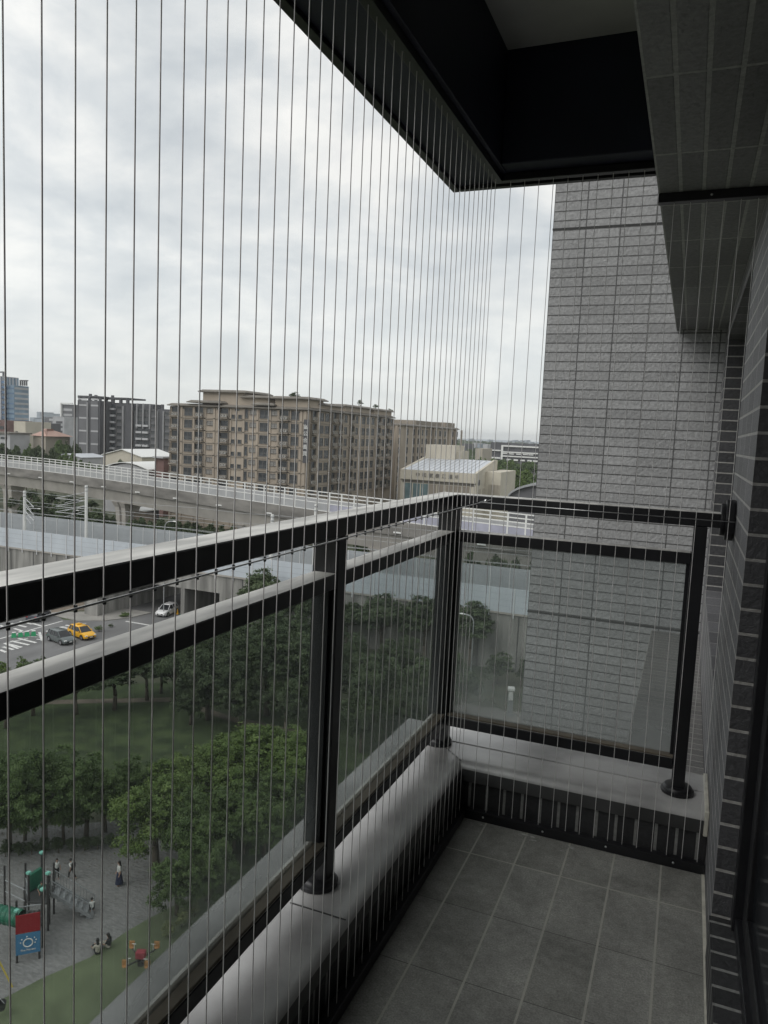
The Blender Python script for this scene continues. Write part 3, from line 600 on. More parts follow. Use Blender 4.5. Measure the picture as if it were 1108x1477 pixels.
# pilasters and storey bands
zw0 = Py(272, 593.5, YB).z
fl = 3.2
b = MB(oa)
for px in (247, 262.5, 280, 296, 309.5, 316, 333, 352, 372, 390, 402, 419, 435, 441): x = Py(px, 600, YB).x; MB(oa).box(x-.3, x+.3, YB-.2, YB-.001, G, 6.1).build('pilaster', M['beige'], A)
for px in (445, 458, 476, 494.5, 511, 520, 527, 534, 542, 549.5, 556, 567): y_ = Px(px, 610, XB).y; MB(oa).box(XB+.001, XB+.25, y_-.4, y_+.4, G, 6.1).build('pilaster', M['beige'], A)
b = MB(oa)
for k in range(11):
    z = zw0-1.75-k*fl; b.box(-129.9, XB+.2, YB-.2, YB-.002, z, z+.22); b.box(XB+.002, XB+.22, YB+.1, 221.8, z, z+.22)
b.build('storey_band', M['beige_d'], A)
pw = {'W': proto_window(2.5, 2.0, bars=1), 'L': proto_window(2.0, 1.0, M['lightwin'], bars=1), 'S': proto_window(1.0, .9, bars=0), 'T': proto_window(.8, 2.1, bars=0), 'B': proto_balcony(2.6), 'b': proto_balcony(2.1), 'w': proto_window(2.3, 1.9, bars=1)}
cols = [(253, 'B'), (272, 'W'), (288.5, 'B'), (303.5, 'L'), (324.5, 'B'), (336.5, 'S'), (346.5, 'S'), (356, 'T'), (365.5, 'L'), (381.5, 'W'), (396.5, 'L'), (411, 'B'), (425, 'W')]
cols2 = [(451.8, 'B'), (463.5, 'w'), (471.7, 'w'), (481.5, 'B'), (490, 'B'), (498, 'w'), (507, 'B'), (513.8, 'w'), (524, 'w'), (530.5, 'w'), (537.5, 'w'), (546, 'B'), (552.6, 'w'), (558.6, 'B'), (563.8, 'w')]
for k in range(8):
    for px, t in cols:
        x = Py(px, 600, YB).x; place(pw[t], A, oa, x, YB-.001, zw0-k*fl+(.0 if t in 'WTL' else -.1 if t == 'B' else -.9)+(0.4 if t == 'L' else 0))
for px, t in cols2:
    for k in range(7): y_ = Px(px, 610, XB).y; place(pw[t], A, oa, XB+.001, y_, zw0-k*fl, PI/2)
# stepped eaves
b = MB(oa)
def eave(x0, x1, y0, y1, z, ov=.9, h=.35):
    b.loft([[(x0-ov, y0-ov, z), (x1+ov, y0-ov, z), (x1+ov, y1+ov, z), (x0-ov, y1+ov, z)], [(x0-ov, y0-ov, z+h*.6), (x1+ov, y0-ov, z+h*.6), (x1+ov, y1+ov, z+h*.6), (x0-ov, y1+ov, z+h*.6)], [(x0-ov+.9, y0-ov+.9, z+h+.35), (x1+ov-.9, y0-ov+.9, z+h+.35), (x1+ov-.9, y1+ov-.9, z+h+.35), (x0-ov+.9, y1+ov-.9, z+h+.35)]])
def X1(px, y=YB): return Py(px, 590, y).x
def Y1(px): return Px(px, 600, XB).y
eave(-129.6, XB-.1, YB+.1, 221.6, 6.3)
eave(X1(276), X1(318), YB-.15, YB+12, 7.25)
eave(X1(370), X1(394), YB-.15, YB+10, 7.1)
b.build('roof_eave', M['roof_d'], A, fixn=True)
b = MB(oa)
for (a0, a1, y0, y1, z1_) in ((X1(286), X1(346), YB+2, YB+14, 10.2), (X1(346), X1(381), YB+2, YB+12, 9.0), (X1(396), XB-.2, YB+.3, YB+9, 8.9), (X1(409), XB-1.2, YB+2, YB+8, 9.5)): b.box(a0, a1, y0, y1, 6.9, z1_)
for y0, y1, z1_ in ((Y1(462), Y1(492), 7.9), (Y1(499), Y1(535), 8.3), (Y1(541), Y1(566), 8.2)): b.box(XB-9, XB-.3, y0, y1, 6.9, z1_)
b.build('penthouse', M['beige'], A)
b = MB(oa)
eave(X1(286), X1(346), YB+2, YB+14, 10.2, 1.0); eave(X1(346), X1(381), YB+2, YB+12, 9.0, .9); eave(X1(396), XB-.2, YB+.3, YB+9, 8.9, 1.0, .35)
for y0, y1, z1_ in ((Y1(462), Y1(492), 7.9), (Y1(499), Y1(535), 8.3), (Y1(541), Y1(566), 8.2)): eave(XB-9, XB-.3, y0, y1, z1_, .8, .3)
b.build('roof_eave', M['roof_d'], A, fixn=True)
b = MB(oa)
for px in list(range(248, 440, 13)): x = X1(px); b.box(x, x+1.4, YB-.03, YB-.001, 5.55, 6.0)
b.build('attic_opening', M['win'], A)
# vertical sign
xs_ = Py(441, 640, YB-.9).x; zs1 = Py(441, 605, YB-.9).z; zs0 = Py(441, 668, YB-.9).z
sg = MB(oa).box(xs_-.62, xs_+.62, YB-1.1, YB-.46, zs0, zs1).build('vertical_sign', M['char'], A)
def text_mesh(body, size, m, parent, loc, rot, off=(0, 0, 0), name='lettering'):
    cu = bpy.data.curves.new('lettering', 'FONT'); cu.body = body; cu.size = size; cu.align_x = 'CENTER'; cu.align_y = 'CENTER'; cu.extrude = size*.03; cu.offset = size*.012
    to = bpy.data.objects.new('lettering', cu); C.objects.link(to); dg = bpy.context.evaluated_depsgraph_get()
    me = bpy.data.meshes.new_from_object(to.evaluated_get(dg)); bpy.data.objects.remove(to); me.materials.clear(); me.materials.append(m)
    ob = bpy.data.objects.new(name, me); C.objects.link(ob); ob.parent = parent; ob.location = Vector(loc)-Vector(off); ob.rotation_euler = rot; return ob
for i, ch in enumerate('富公合貴買'):
    z = zs1-1.9-(zs1-zs0-3.2)*i/4.6
    text_mesh(ch, 1.25, M['acwhite'], sg, (xs_, YB-1.17, z), (PI/2, 0, 0), oa, 'lettering')
# ---- block behind
D2 = empty('apartment_block', (-105, 270, G), 0, 'greyer apartment block standing behind the right end of the beige block', 'apartment block'); o2 = tuple(D2.location); X2 = -91.0
b = MB(o2); b.box(-125, X2, 236, 303, G, 4.3); b.build('wall', M['beige'], D2)
b = MB(o2); eave(-125, X2, 236, 303, 4.3, .7, .4); b.build('roof_eave', M['roof_d'], D2, fixn=True)
b = MB(o2); b.box(-110, X2-1, Px(603, 612, X2).y, Px(640, 614, X2).y, 4.9, 6.6); b.box(-110, X2-1, Px(646, 614, X2).y, 302, 4.9, 6.9); b.build('penthouse', M['beige_d'], D2)
zw2 = Px(575, 622, X2).z
ps = proto_window(1.3, 2.0, bars=0)
for k in range(8):
    for px in (575.5, 587, 596.5): place(ps, D2, o2, X2+.001, Px(px, 640, X2).y, zw2-k*3.2, PI/2)
    if k < 7:
        for px in (602, 608, 614, 621, 627, 634, 641, 652, 658): place(pw['w'], D2, o2, X2+.001, Px(px, 640, X2).y, zw2-k*3.2, PI/2)
b = MB(o2)
for px in (570, 599, 605, 618, 624, 637, 646, 655, 664): y_ = Px(px, 640, X2).y; MB(o2).box(X2+.001, X2+.6, y_-.5, y_+.5, G, 4.2).build('pilaster', M['beige'], D2)
# ---- dark grey block
Y3 = 290
D3 = empty('apartment_block', (-250, 300, G), 0, 'dark grey apartment block with pale vertical fins, left of the beige block', 'apartment block'); o3 = tuple(D3.location)
def X3(px, y=Y3): return Py(px, 600, y).x
zt3 = Py(112, 570.5, Y3).z
YA, YBk, YCk = Y3, Y3+8.0, Y3+10.0
def seg(b_, pl, pr__, y, dep, z0, z1): b_.box(X3(pl, y), X3(pr__, y), y, y+dep, z0, z1)
b = MB(o3); seg(b, 112, 144, YA, 7.99, G, zt3-2.2); seg(b, 138, 190, YBk, 1.99, G, zt3-3.2); seg(b, 112, 262, YCk, 25, G, zt3-5.0); seg(b, 112.2, 183, YBk+.2, 14, zt3-.8, zt3); seg(b, 112, 141, YA+.2, 7.7, zt3-.7, zt3+.1); seg(b, 150, 215, YCk+2, 10, zt3-4.9, zt3-2.6)
for px in (112.5, 126.5, 142): b.box(X3(px, YA), X3(px, YA)+1.0, YA+.2, YA+1.2, zt3-2.19, zt3-.7)
for px in (150, 160, 171, 181): b.box(X3(px, YBk), X3(px, YBk)+1.4, YBk+.3, YBk+1.3, zt3-3.19, zt3-.8)
for px, h_ in ((128, 1.6), (136, 1.1), (160, 1.2), (218, 1.6), (232, 1.8), (224, 1.2)): b.box(X3(px, YCk+3), X3(px, YCk+3)+1.2, YCk+3, YCk+4, zt3-5, zt3+h_-(0 if px < 200 else 4.4))
b.build('wall', M['char'], D3)
for pl, pr__, y in ((114, 125.5, YA), (131, 141.5, YA), (168.5, 176.5, YBk), (187.5, 196, YCk), (218, 226, YCk), (238, 246, YCk)): b = MB(o3); seg(b, pl, pr__, y-.25, .245, G, zt3-(2.4 if y == YA else 4.4 if y == YBk else 6.2)); b.build('wall_panel', M['char_l'], D3)
for i in range(7):
    z = Py(120, 576.5 if i == 0 else 585.5+(i-1)*18.4, YA).z
    for pl, pr__ in ((114, 125.5), (131, 141.5)): b = MB(o3); seg(b, pl, pr__, YA-.35, .098, z, z+.8); b.build('spandrel', M['lgrey'], D3)
for px, y, top in ((126.2, YA, 3.2), (177.6, YBk, 4.2), (186.4, YCk, 3.6), (197.5, YCk, 2.6), (206.5, YCk, 2.6), (216, YCk, 2.8), (226.8, YCk, 6), (235.8, YCk, 6)):
    z0_ = G if px not in (197.5, 206.5, 216) else zt3-15; MB(o3).box(X3(px, y), X3(px, y)+.8, y-.7, y-.002, z0_, zt3-top).build('fin', M['mgrey'], D3)
dw = proto_window(3.0, 2.0, bars=1); dws = proto_window(3.0, 1.5, bars=0)
bb = MB(); bb.box(-1.7, 1.7, -1.2, 0, -.9, .1, 0); bb.box(-1.6, 1.6, -.05, -.001, .11, 2.0, 1); db = bb.build('balcony', [M['lgrey'], M['win']])
for k in range(8):
    z3 = Py(150, 584+k*9.4, YBk).z
    for px in (149, 163): place(db, D3, o3, X3(px, YBk), YBk-.01, z3-1.5)
    place(dws, D3, o3, X3(172.5, YBk), YBk-.26, z3-1.2); place(dws, D3, o3, X3(191, YCk), YCk-.26, z3-2.0)
    for px in (202, 211.5): place(db if k > 1 else dw, D3, o3, X3(px, YCk), YCk-.01, z3-2.6)
    place(dws, D3, o3, X3(222, YCk), YCk-.26, z3-2.8); place(dws, D3, o3, X3(241.5, YCk), YCk-.26, z3-3.2)
for o_ in (dw, dws, db, ps): killtree(o_)
# ---- generic box building from pixels: left px, right px, top py, depth distance y
def boxb(name, pl, pr_, pt, y, dep, m, lab, cat='building', zbase=G, group=None):
    x0 = Py(pl, pt, y).x; x1 = Py(pr_, pt, y+dep).x; z = Py((pl+pr_)/2, pt, y).z
    if x1 < x0+(pr_-pl)*y*.0006: x1 = x0+(Py(pr_, pt, y).x-x0)*.6
    E_ = empty(name, ((x0+x1)/2, y+dep/2, zbase), 0, lab, cat, group); b_ = MB(E_.location); b_.box(x0, x1, y, y+dep, zbase, z); b_.build('wall', m, E_)
    return E_, x0, x1, z
# glass tower at far left
GT, x0, x1, z = boxb('office_tower', -30, 27, 543.5, 430, 16, M['blueglass'], 'blue glass office tower at the far left behind the trees', 'office tower')
og = tuple(GT.location); xa = x1; xb_ = Py(41.5, 556, 446).x; zb2 = Py(35, 556, 432).z
b = MB(og); b.box(xa+.01, xb_, 432, 446, G, zb2); b.build('side_wing', M['blueglass'], GT)
b = MB(og)
for yy in (430.5, 433.5, 436.5, 439.5, 442.8): b.box(x1+.01, x1+.6, yy, yy+1.1, zb2+.1 if yy > 431.9 else G, z+.5)
b.box(x1-1.2, x1-.2, 429.2, 429.99, G, z+.5)
b.box(x0, x1, 429.5, 446, z+.01, z+.6)
b.build('fin', M['lgrey'], GT)
b = MB(og)
for k in range(14):
    zz = z-3-k*3.9; b.box(x0+1, Py(9, 560, 430).x, 429.8, 429.99, zz-1.9, zz); b.box(xa+.6, xb_-.3, 431.8, 431.99, zz-6, zz-4.9)
b.build('window_band', M['blueglass_d'], GT)
b = MB(og)
for k in range(14): zz = z-3-k*3.9; b.box(xb_+.001, xb_+.15, 432.5, 445.5, zz-6, zz-4.4); b.box(x0, x1-.1, 429.78, 429.99, zz-.2, zz+.3)
b.build('spandrel', M['lgrey'], GT)
b = MB(og)
for px in (28, 31, 34, 37): xx = Py(px, 552, 435).x; b.box(xx, xx+.8, 435, 436, zb2, zb2+3.6)
b.box(Py(28, 552, 435).x, Py(38, 552, 435).x, 435, 437, zb2+3.61, zb2+4.4); b.box(Py(-3, 552, 435).x, Py(4.2, 552, 435).x, 435, 437, z+3.6, z+4.6); b.box(Py(3.4, 552, 435).x, Py(4.2, 552, 435).x, 435, 437, z+.61, z+3.6)
b.build('roof_frame', M['char_l'], GT)
def rows(E_, x0, x1, y, z, n, m, dz, hgt, x_frac=(.08, .92), first=1.2):
    b_ = MB(E_.location)
    for k in range(n): zz = z-first-k*dz; b_.box(x0+(x1-x0)*x_frac[0], x0+(x1-x0)*x_frac[1], y-.15, y-.001, zz-hgt, zz)
    b_.build('window_band', m, E_)
e_, x0, x1, z = boxb('office_building', 64, 88, 602, 520, 30, M['char_l'], 'grey office building with pale window bands left of the dark apartment block', 'office building')
rows(e_, x0, x1, 520, z, 7, M['lgrey'], 4, 2.0, (.5, 1))
e_, x0, x1, z = boxb('office_building', 76, 104, 601, 500, 30, M['lgrey'], 'pale office block with dark strip windows in front of a grey tower', 'office building')
rows(e_, x0, x1, 500, z, 6, M['char'], 4, 1.9, (.3, .85), 4)
e_, x0, x1, z = boxb('office_building', 90, 116, 583.5, 560, 30, M['char_l'], 'tall grey tower with a white roof frame left of the dark apartment block', 'office tower')
rows(e_, x0, x1, 560, z, 6, M['lgrey'], 5, 2.2, (.1, .9), 4)
b = MB(e_.location); b.box(x0-1, x0+.5, 558, 559.9, z-20, z+1.5); b.box(x0+.6, x1, 558, 559.8, z+.5, z+1.5); b.build('roof_frame', M['white'], e_)
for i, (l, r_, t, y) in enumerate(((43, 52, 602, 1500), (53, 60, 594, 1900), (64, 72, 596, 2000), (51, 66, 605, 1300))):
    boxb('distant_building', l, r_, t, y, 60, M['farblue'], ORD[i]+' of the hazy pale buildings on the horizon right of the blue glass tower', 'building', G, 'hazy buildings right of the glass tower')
e_, x0, x1, z = boxb('terraced_building', -10, 19, 606, 330, 20, M['maroon'], 'maroon low building below the blue glass tower', 'building')
rows(e_, x0, x1, 330, z, 3, M['win'], 3.4, 1.8, (.1, .9), 3.6); b = MB(e_.location); b.box(x0, x1-4, 329.4, 331, z-1.8, z-1.2); b.build('cornice', M['white'], e_)
e_, x0, x1, z = boxb('concrete_house', 20, 48, 608, 310, 18, M['cream'], 'plain cream coloured building beside the maroon one', 'building')
pp = proto_window(1.8, 1.8); place(pp, e_, e_.location, x0+(x1-x0)*.25, 309.99, z-6.5); killtree(pp)
e_, x0, x1, z = boxb('warehouse', -12, 43, 626, 270, 12, M['lgrey'], 'long grey low building with a dark roof line behind the trees', 'building')
b = MB(e_.location); b.box(x0-1, x1+.6, 269, 283, z+.01, z+.7); b.build('roof', M['roof_d'], e_); rows(e_, x0, x1, 270, z, 1, M['win'], 3, 1.1, (.5, .85), 1.6)
e_, x0, x1, z = boxb('office_building', 48, 64, 610, 420, 20, M['char'], 'dark flat building between the cream one and the pink roofed house', 'building')
e_, x0, x1, z = boxb('pink_roofed_house', 48, 78, 629, 285, 16, M['cream_d'], 'pale house with a salmon pink hipped roof above the trees', 'house')
b = MB(e_.location); b.loft([[(x0-1, 284, z), (x1+1.5, 284, z), (x1+1.5, 302, z), (x0-1, 302, z)], [(x0+3, 291, z+3.6), (x1-8, 291, z+3.6), (x1-8, 295, z+3.6), (x0+3, 295, z+3.6)]]); b.build('roof', M['pinkroof'], e_, fixn=True)
# gabled sheds behind the viaduct
def gable(name, pl, pr_, pe, pk, y, dep, mw, mr_, lab, curved=False):
    x0 = Py(pl, pe, y).x; x1 = Py(pr_, pe, y).x; ze = Py((pl+pr_)/2, pe, y).z; zk = Py((pl+pr_)/2, pk, y).z; xm = (x0+x1)/2
    E_ = empty(name, (xm, y+dep/2, G), 0, lab, 'shed'); b_ = MB(E_.location)
    b_.box(x0, x1, y, y+dep, G, ze); b_.loft([[(x0, y, ze+.001), (x1, y, ze+.001), (xm, y, zk-.1)], [(x0, y+dep, ze+.001), (x1, y+dep, ze+.001), (xm, y+dep, zk-.1)]]); b_.build('wall', mw, E_, fixn=True)
    b_ = MB(E_.location); n_ = 8 if curved else 2; pts = []
    for k in range(n_+1): t = k/n_; pts.append((x0-.5+(x1-x0+1)*t, ze+(zk-ze)*(math.sin(PI*t) if curved else 1-abs(2*t-1))))
    for (a, za), (c_, zc) in zip(pts[:-1], pts[1:]): b_.loft([[(a, y-.6, za), (c_, y-.6, zc), (c_, y-.6, zc+.25), (a, y-.6, za+.25)], [(a, y+dep+.6, za), (c_, y+dep+.6, zc), (c_, y+dep+.6, zc+.25), (a, y+dep+.6, za+.25)]])
    b_.build('roof', mr_, E_, fixn=True); return E_
gable('gabled_shed', 149, 205, 658, 648.5, 225, 20, M['cream'], M['white'], 'cream gabled shed with a pale roof in front of the dark grey block')
gable('gabled_shed', 152, 214, 676, 667.5, 190, 25, M['lgrey'], M['white'], 'long low shed with a white vaulted roof just above the viaduct fence', True)
e_, x0, x1, z = boxb('brick_house', 225, 244, 661, 190, 12, M['maroon'], 'small brown brick house left of the beige apartment block', 'house'); b = MB(e_.location); b.box(x0-.6, x1+.5, 189, 203, z+.01, z+.5); b.build('roof', M['lgrey'], e_)
gable('gabled_shed', 76, 118, 659, 655, 235, 14, M['lgrey'], M['metal_roof'], 'flat grey metal shed half hidden by trees left of the dark grey block')
x0 = Py(182, 733, 122).x; e_, x0, x1, z = boxb('steel_shelter', 182, 212, 738, 150, 8, M['char'], 'shelter with a white flat roof seen under the viaduct between two piers', 'shelter'); b = MB(e_.location); b.box(x0-1, x1+1, 148, 159, z+.01, z+.35); b.build('roof', M['white'], e_)
e_, x0, x1, z = boxb('site_hoarding', 190, 226, 739, 146, 1, M['dirt'], 'brown hoarding under the viaduct', 'hoarding')
# ---- community centre
YC = 205.0
CC = empty('community_centre', (-70, 215, G), 0, 'cream public hall with a sloping metal roof and a row of Chinese characters', 'hall'); oc = tuple(CC.location)
xl = Py(579, 674, YC).x; xr = Py(688, 681, YC).x; zf = Py(634, 680, YC).z; zf2 = Py(634, 694, YC).z
b = MB(oc); b.box(xl, xr, YC, YC+24, G, zf2); b.box(xl, xr, YC-.6, YC+24, zf2+.001, zf)
ybk = YC+22; zk_ = Py(560+738/5.036, 590+368/5.036, ybk).z
b.loft([[(xl, YC-.6, zf+.002), (xl, YC+24, zf+.002), (xl, YC+24, zk_), (xl, YC+21, zk_)], [(xl+.9, YC-.6, zf+.002), (xl+.9, YC+24, zf+.002), (xl+.9, YC+24, zk_), (xl+.9, YC+21, zk_)]])
b.loft([[(xr-.7, YC-.6, zf+.002), (xr-.7, YC+24, zf+.002), (xr-.7, YC+24, zk_), (xr-.7, YC+21, zk_)], [(xr, YC-.6, zf+.002), (xr, YC+24, zf+.002), (xr, YC+24, zk_), (xr, YC+21, zk_)]])
b.build('wall', M['cream'], CC, fixn=True)
b = MB(oc); b.loft([[(xl+.95, YC-.3, zf-.2), (xr-.75, YC-.3, zf-.2), (xr-.75, YC-.3, zf+.1), (xl+.95, YC-.3, zf+.1)], [(xl+.95, YC+21, zk_-.6), (xr-.75, YC+21, zk_-.6), (xr-.75, YC+21, zk_-.3), (xl+.95, YC+21, zk_-.3)]])
for k in range(1, 14):
    xx = xl+1+(xr-xl-2)*k/14; b.loft([[(xx, YC-.25, zf+.1), (xx+.1, YC-.25, zf+.1), (xx+.1, YC-.25, zf+.25), (xx, YC-.25, zf+.25)], [(xx, YC+20.9, zk_-.3), (xx+.1, YC+20.9, zk_-.3), (xx+.1, YC+20.9, zk_-.15), (xx, YC+20.9, zk_-.15)]])
b.build('metal_roof', M['metal_roof'], CC, fixn=True)
b = MB(oc); xa = Py(616, 645, YC+20).x; xb_ = Py(658, 645, YC+20).x; zt_ = Py(637, 642, YC+20).z; b.box(xa, xb_, YC+19, YC+30, zk_-5, zt_); b.box(xb_+.01, Py(667, 650, YC+22).x, YC+21, YC+30, zk_-5, zt_-1.6); b.build('stage_tower', M['cream'], CC)
b = MB(oc); xe = Py(723, 681, YC+10).x; b.box(xr+.01, xe, YC+10, YC+30, G, Py(715, 681, YC+10).z); b.build('side_wing', M['cream'], CC)
b = MB(oc)
for k in range(8): xx = xl+1.5+(xr-xl-3)*k/8; MB(oc).box(xx, xx+(xr-xl)/8-.8, YC-.12, YC-.002, zf2-7, zf2-1.1, 0).build('window', M['teal' if k < 3 else 'beige_d'], CC)
b = MB(oc); b.box(xl+.6, xr-.6, YC-.1, YC-.003, zf2-.9, zf2-.2); b.build('soffit_band', M['roof_d'], CC)
b = MB(oc)
for k in range(4): yy = YC+3+k*4.5; b.box(xr+.002, xr+.1, yy, yy+2.2, zf2-7, zf2-1.8)
for k in range(4): xx = xr+1+k*(xe-xr-1)/4; b.box(xx, xx+1.0, YC+9.9, YC+9.998, zf2-6, zf2-.6)
b.build('window', M['cream_d'], CC)
yv = YC+3; b = MB(oc); b.box(xr+.002, xr+.12, YC+2, YC+3.6, zf-3.5, zf-1.9); b.build('wall_vent', M['char'], CC)
for i, ch in enumerate('中和堂泰江温中'):
    px = 560+(215+i*47.5)/5.036; py = 590+(478+i*3.2)/5.036; p = Py(px, py, YC-.62); text_mesh(ch, 1.35, M['cream_d'] if False else M['frame'], CC, (p.x, YC-.66, p.z), (PI/2, 0, 0), oc)
# office beyond the wood on the right
OB, x0, x1, z = boxb('office_building', 708, 790, 639.5, 620, 40, M['char'], 'long dark office block with white horizontal bands beyond the wood', 'office building'); ob_ = OB.location
b = MB(ob_)
zr = z; xf = Py(723.5, 650, 620).x
b.box(xf, xf+1.6, 618.5, 619.9, z-14, z-2); b.box(xf+1.61, x1, 618.5, 619.9, z-3.2, z-2)
for zz in (7.2, 10.6): b.box(xf+1.61, x1, 618.5, 619.9, z-zz-1, z-zz)
b.box(x0, xf-.5, 618.5, 619.9, z-7.2, z-6.2); b.box(x0, xf-.5, 618.5, 619.9, z-13.6, z-12.4)
for px in (732, 742, 752, 762, 770): xx = Py(px, 655, 620).x; b.box(xx, xx+3.6, 618.4, 619.9, z-14.6, z-13.3); b.box(xx-4, xx, 618.4, 619.9, z-9.4, z-8.6)
b.build('sun_louvre', M['white'], OB)
for i, (l, r_, t, y, m_) in enumerate(((666, 676, 640, 700, 'char_l'), (676, 682, 641, 900, 'farblue'), (682, 689, 638.5, 820, 'lgrey'), (689, 696, 640, 800, 'farblue'), (697, 708, 641, 760, 'lgrey'), (686, 703, 647, 560, 'cream_d'))):
    boxb('distant_building', l, r_, t, y, 30, M[m_], ORD[i]+' of the small pale buildings above the trees right of the hall', 'building', G, 'pale buildings between the hall and the striped office')
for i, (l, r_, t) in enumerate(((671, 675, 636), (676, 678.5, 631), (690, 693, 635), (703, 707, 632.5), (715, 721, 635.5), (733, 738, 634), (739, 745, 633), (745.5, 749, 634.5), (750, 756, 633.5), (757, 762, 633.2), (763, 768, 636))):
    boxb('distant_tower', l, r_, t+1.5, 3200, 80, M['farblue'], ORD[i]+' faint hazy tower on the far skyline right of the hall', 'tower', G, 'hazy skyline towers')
# curved grey canopy at right
cv = empty('curved_canopy', (-30, 150, G), 0, 'grey curved canopy roof behind the end railing beside the wing wall', 'canopy'); b = MB(cv.location)
pts = [Py(px, py, 165) for px, py in ((733, 713), (738, 708), (746, 703.5), (756, 700), (768, 697.5), (785, 696))]
b.loft([[(p.x, 165, p.z) for p in pts]+[(p.x, 165, p.z-.5) for p in pts[::-1]], [(p.x, 180, p.z) for p in pts]+[(p.x, 180, p.z-.5) for p in pts[::-1]]]); b.build('roof', M['galv'], cv, fixn=True)
b = MB(cv.location)
b.loft([[(p.x, 166, p.z-.51) for p in pts]+[(p.x, 166, G) for p in pts[::-1]], [(p.x, 179, p.z-.51) for p in pts]+[(p.x, 179, G) for p in pts[::-1]]]); b.build('wall', M['char_l'], cv, fixn=True)
for o_ in pw.values(): killtree(o_)
# distant terrain so the ground does not end flat
hb = MB(); random.seed(3)
xs = list(range(-4400, 3401, 200)); r0 = []; r1 = []
for x in xs: r0.append((x, 5000, G)); r1.append((x, 5250, G+16+11*noise.noise(Vector((x*.0012, 0, 0)))))
for i in range(len(xs)-1): hb.quad(r0[i], r0[i+1], r1[i+1], r1[i])
for i in range(len(xs)-1): hb.quad(r1[i], r1[i+1], (xs[i+1], 5580, G), (xs[i], 5580, G))
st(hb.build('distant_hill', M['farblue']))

# air
M['haze'] = bpy.data.materials.new('haze'); M['haze'].use_nodes = True; hn = M['haze'].node_tree; hn.nodes.clear()
ho = hn.nodes.new('ShaderNodeOutputMaterial'); hv = hn.nodes.new('ShaderNodeVolumePrincipled'); hn.links.new(hv.outputs[0], ho.inputs['Volume'])
hv.inputs['Color'].default_value = (.90, .93, .95, 1); hv.inputs['Density'].default_value = .00015; hv.inputs['Anisotropy'].default_value = .2
tag(MB().box(-4700, 3700, -1400, 5800, G-1, 34).build('haze', M['haze']), kind='stuff')
# ================================================================ vegetation
def leafmat(name, c1, c2):
    m, n, l = newmat(name)
    o = n.new('ShaderNodeOutputMaterial'); d = n.new('ShaderNodeBsdfPrincipled'); d.inputs['Roughness'].default_value = .6; d.inputs['Specular IOR Level'].default_value = .3
    t = n.new('ShaderNodeBsdfTranslucent'); mxs = n.new('ShaderNodeMixShader'); mxs.inputs[0].default_value = .22
    g = n.new('ShaderNodeNewGeometry'); tcn = n.new('ShaderNodeTexCoord'); ns = n.new('ShaderNodeTexNoise'); ns.inputs['Scale'].default_value = 2.6; ns.inputs['Detail'].default_value = 3; l.new(tcn.outputs['Object'], ns.inputs['Vector'])
    ad = n.new('ShaderNodeMath'); ad.operation = 'MULTIPLY_ADD'; l.new(g.outputs['Random Per Island'], ad.inputs[0]); ad.inputs[1].default_value = .5; ad2 = n.new('ShaderNodeMath'); ad2.operation = 'MULTIPLY_ADD'; l.new(ns.outputs['Fac'], ad2.inputs[0]); ad2.inputs[1].default_value = 1.2; ad2.inputs[2].default_value = -.35
    l.new(ad2.outputs[0], ad.inputs[2])
    c = n.new('ShaderNodeMix'); c.data_type = 'RGBA'; l.new(ad.outputs[0], c.inputs[0]); c.inputs[6].default_value = (*c1, 1); c.inputs[7].default_value = (*c2, 1)
    l.new(c.outputs[2], d.inputs['Base Color']); l.new(c.outputs[2], t.inputs[0]); l.new(d.outputs[0], mxs.inputs[1]); l.new(t.outputs[0], mxs.inputs[2]); l.new(mxs.outputs[0], o.inputs[0])
    return m
M['leaf_bright'] = leafmat('leaf_bright', (.072, .125, .03), (.20, .27, .08))
M['leaf_mid'] = leafmat('leaf_mid', (.060, .105, .035), (.17, .235, .085))
M['leaf_dark'] = leafmat('leaf_dark', (.045, .072, .036), (.13, .165, .08))
M['leaf_pale'] = leafmat('leaf_pale', (.12, .16, .07), (.42, .45, .22))
M['bark'] = mat('bark', (.11, .09, .07), .9, scale=3, var=.3, bump=.02, bscale=20, stretch=(3, 3, .5))
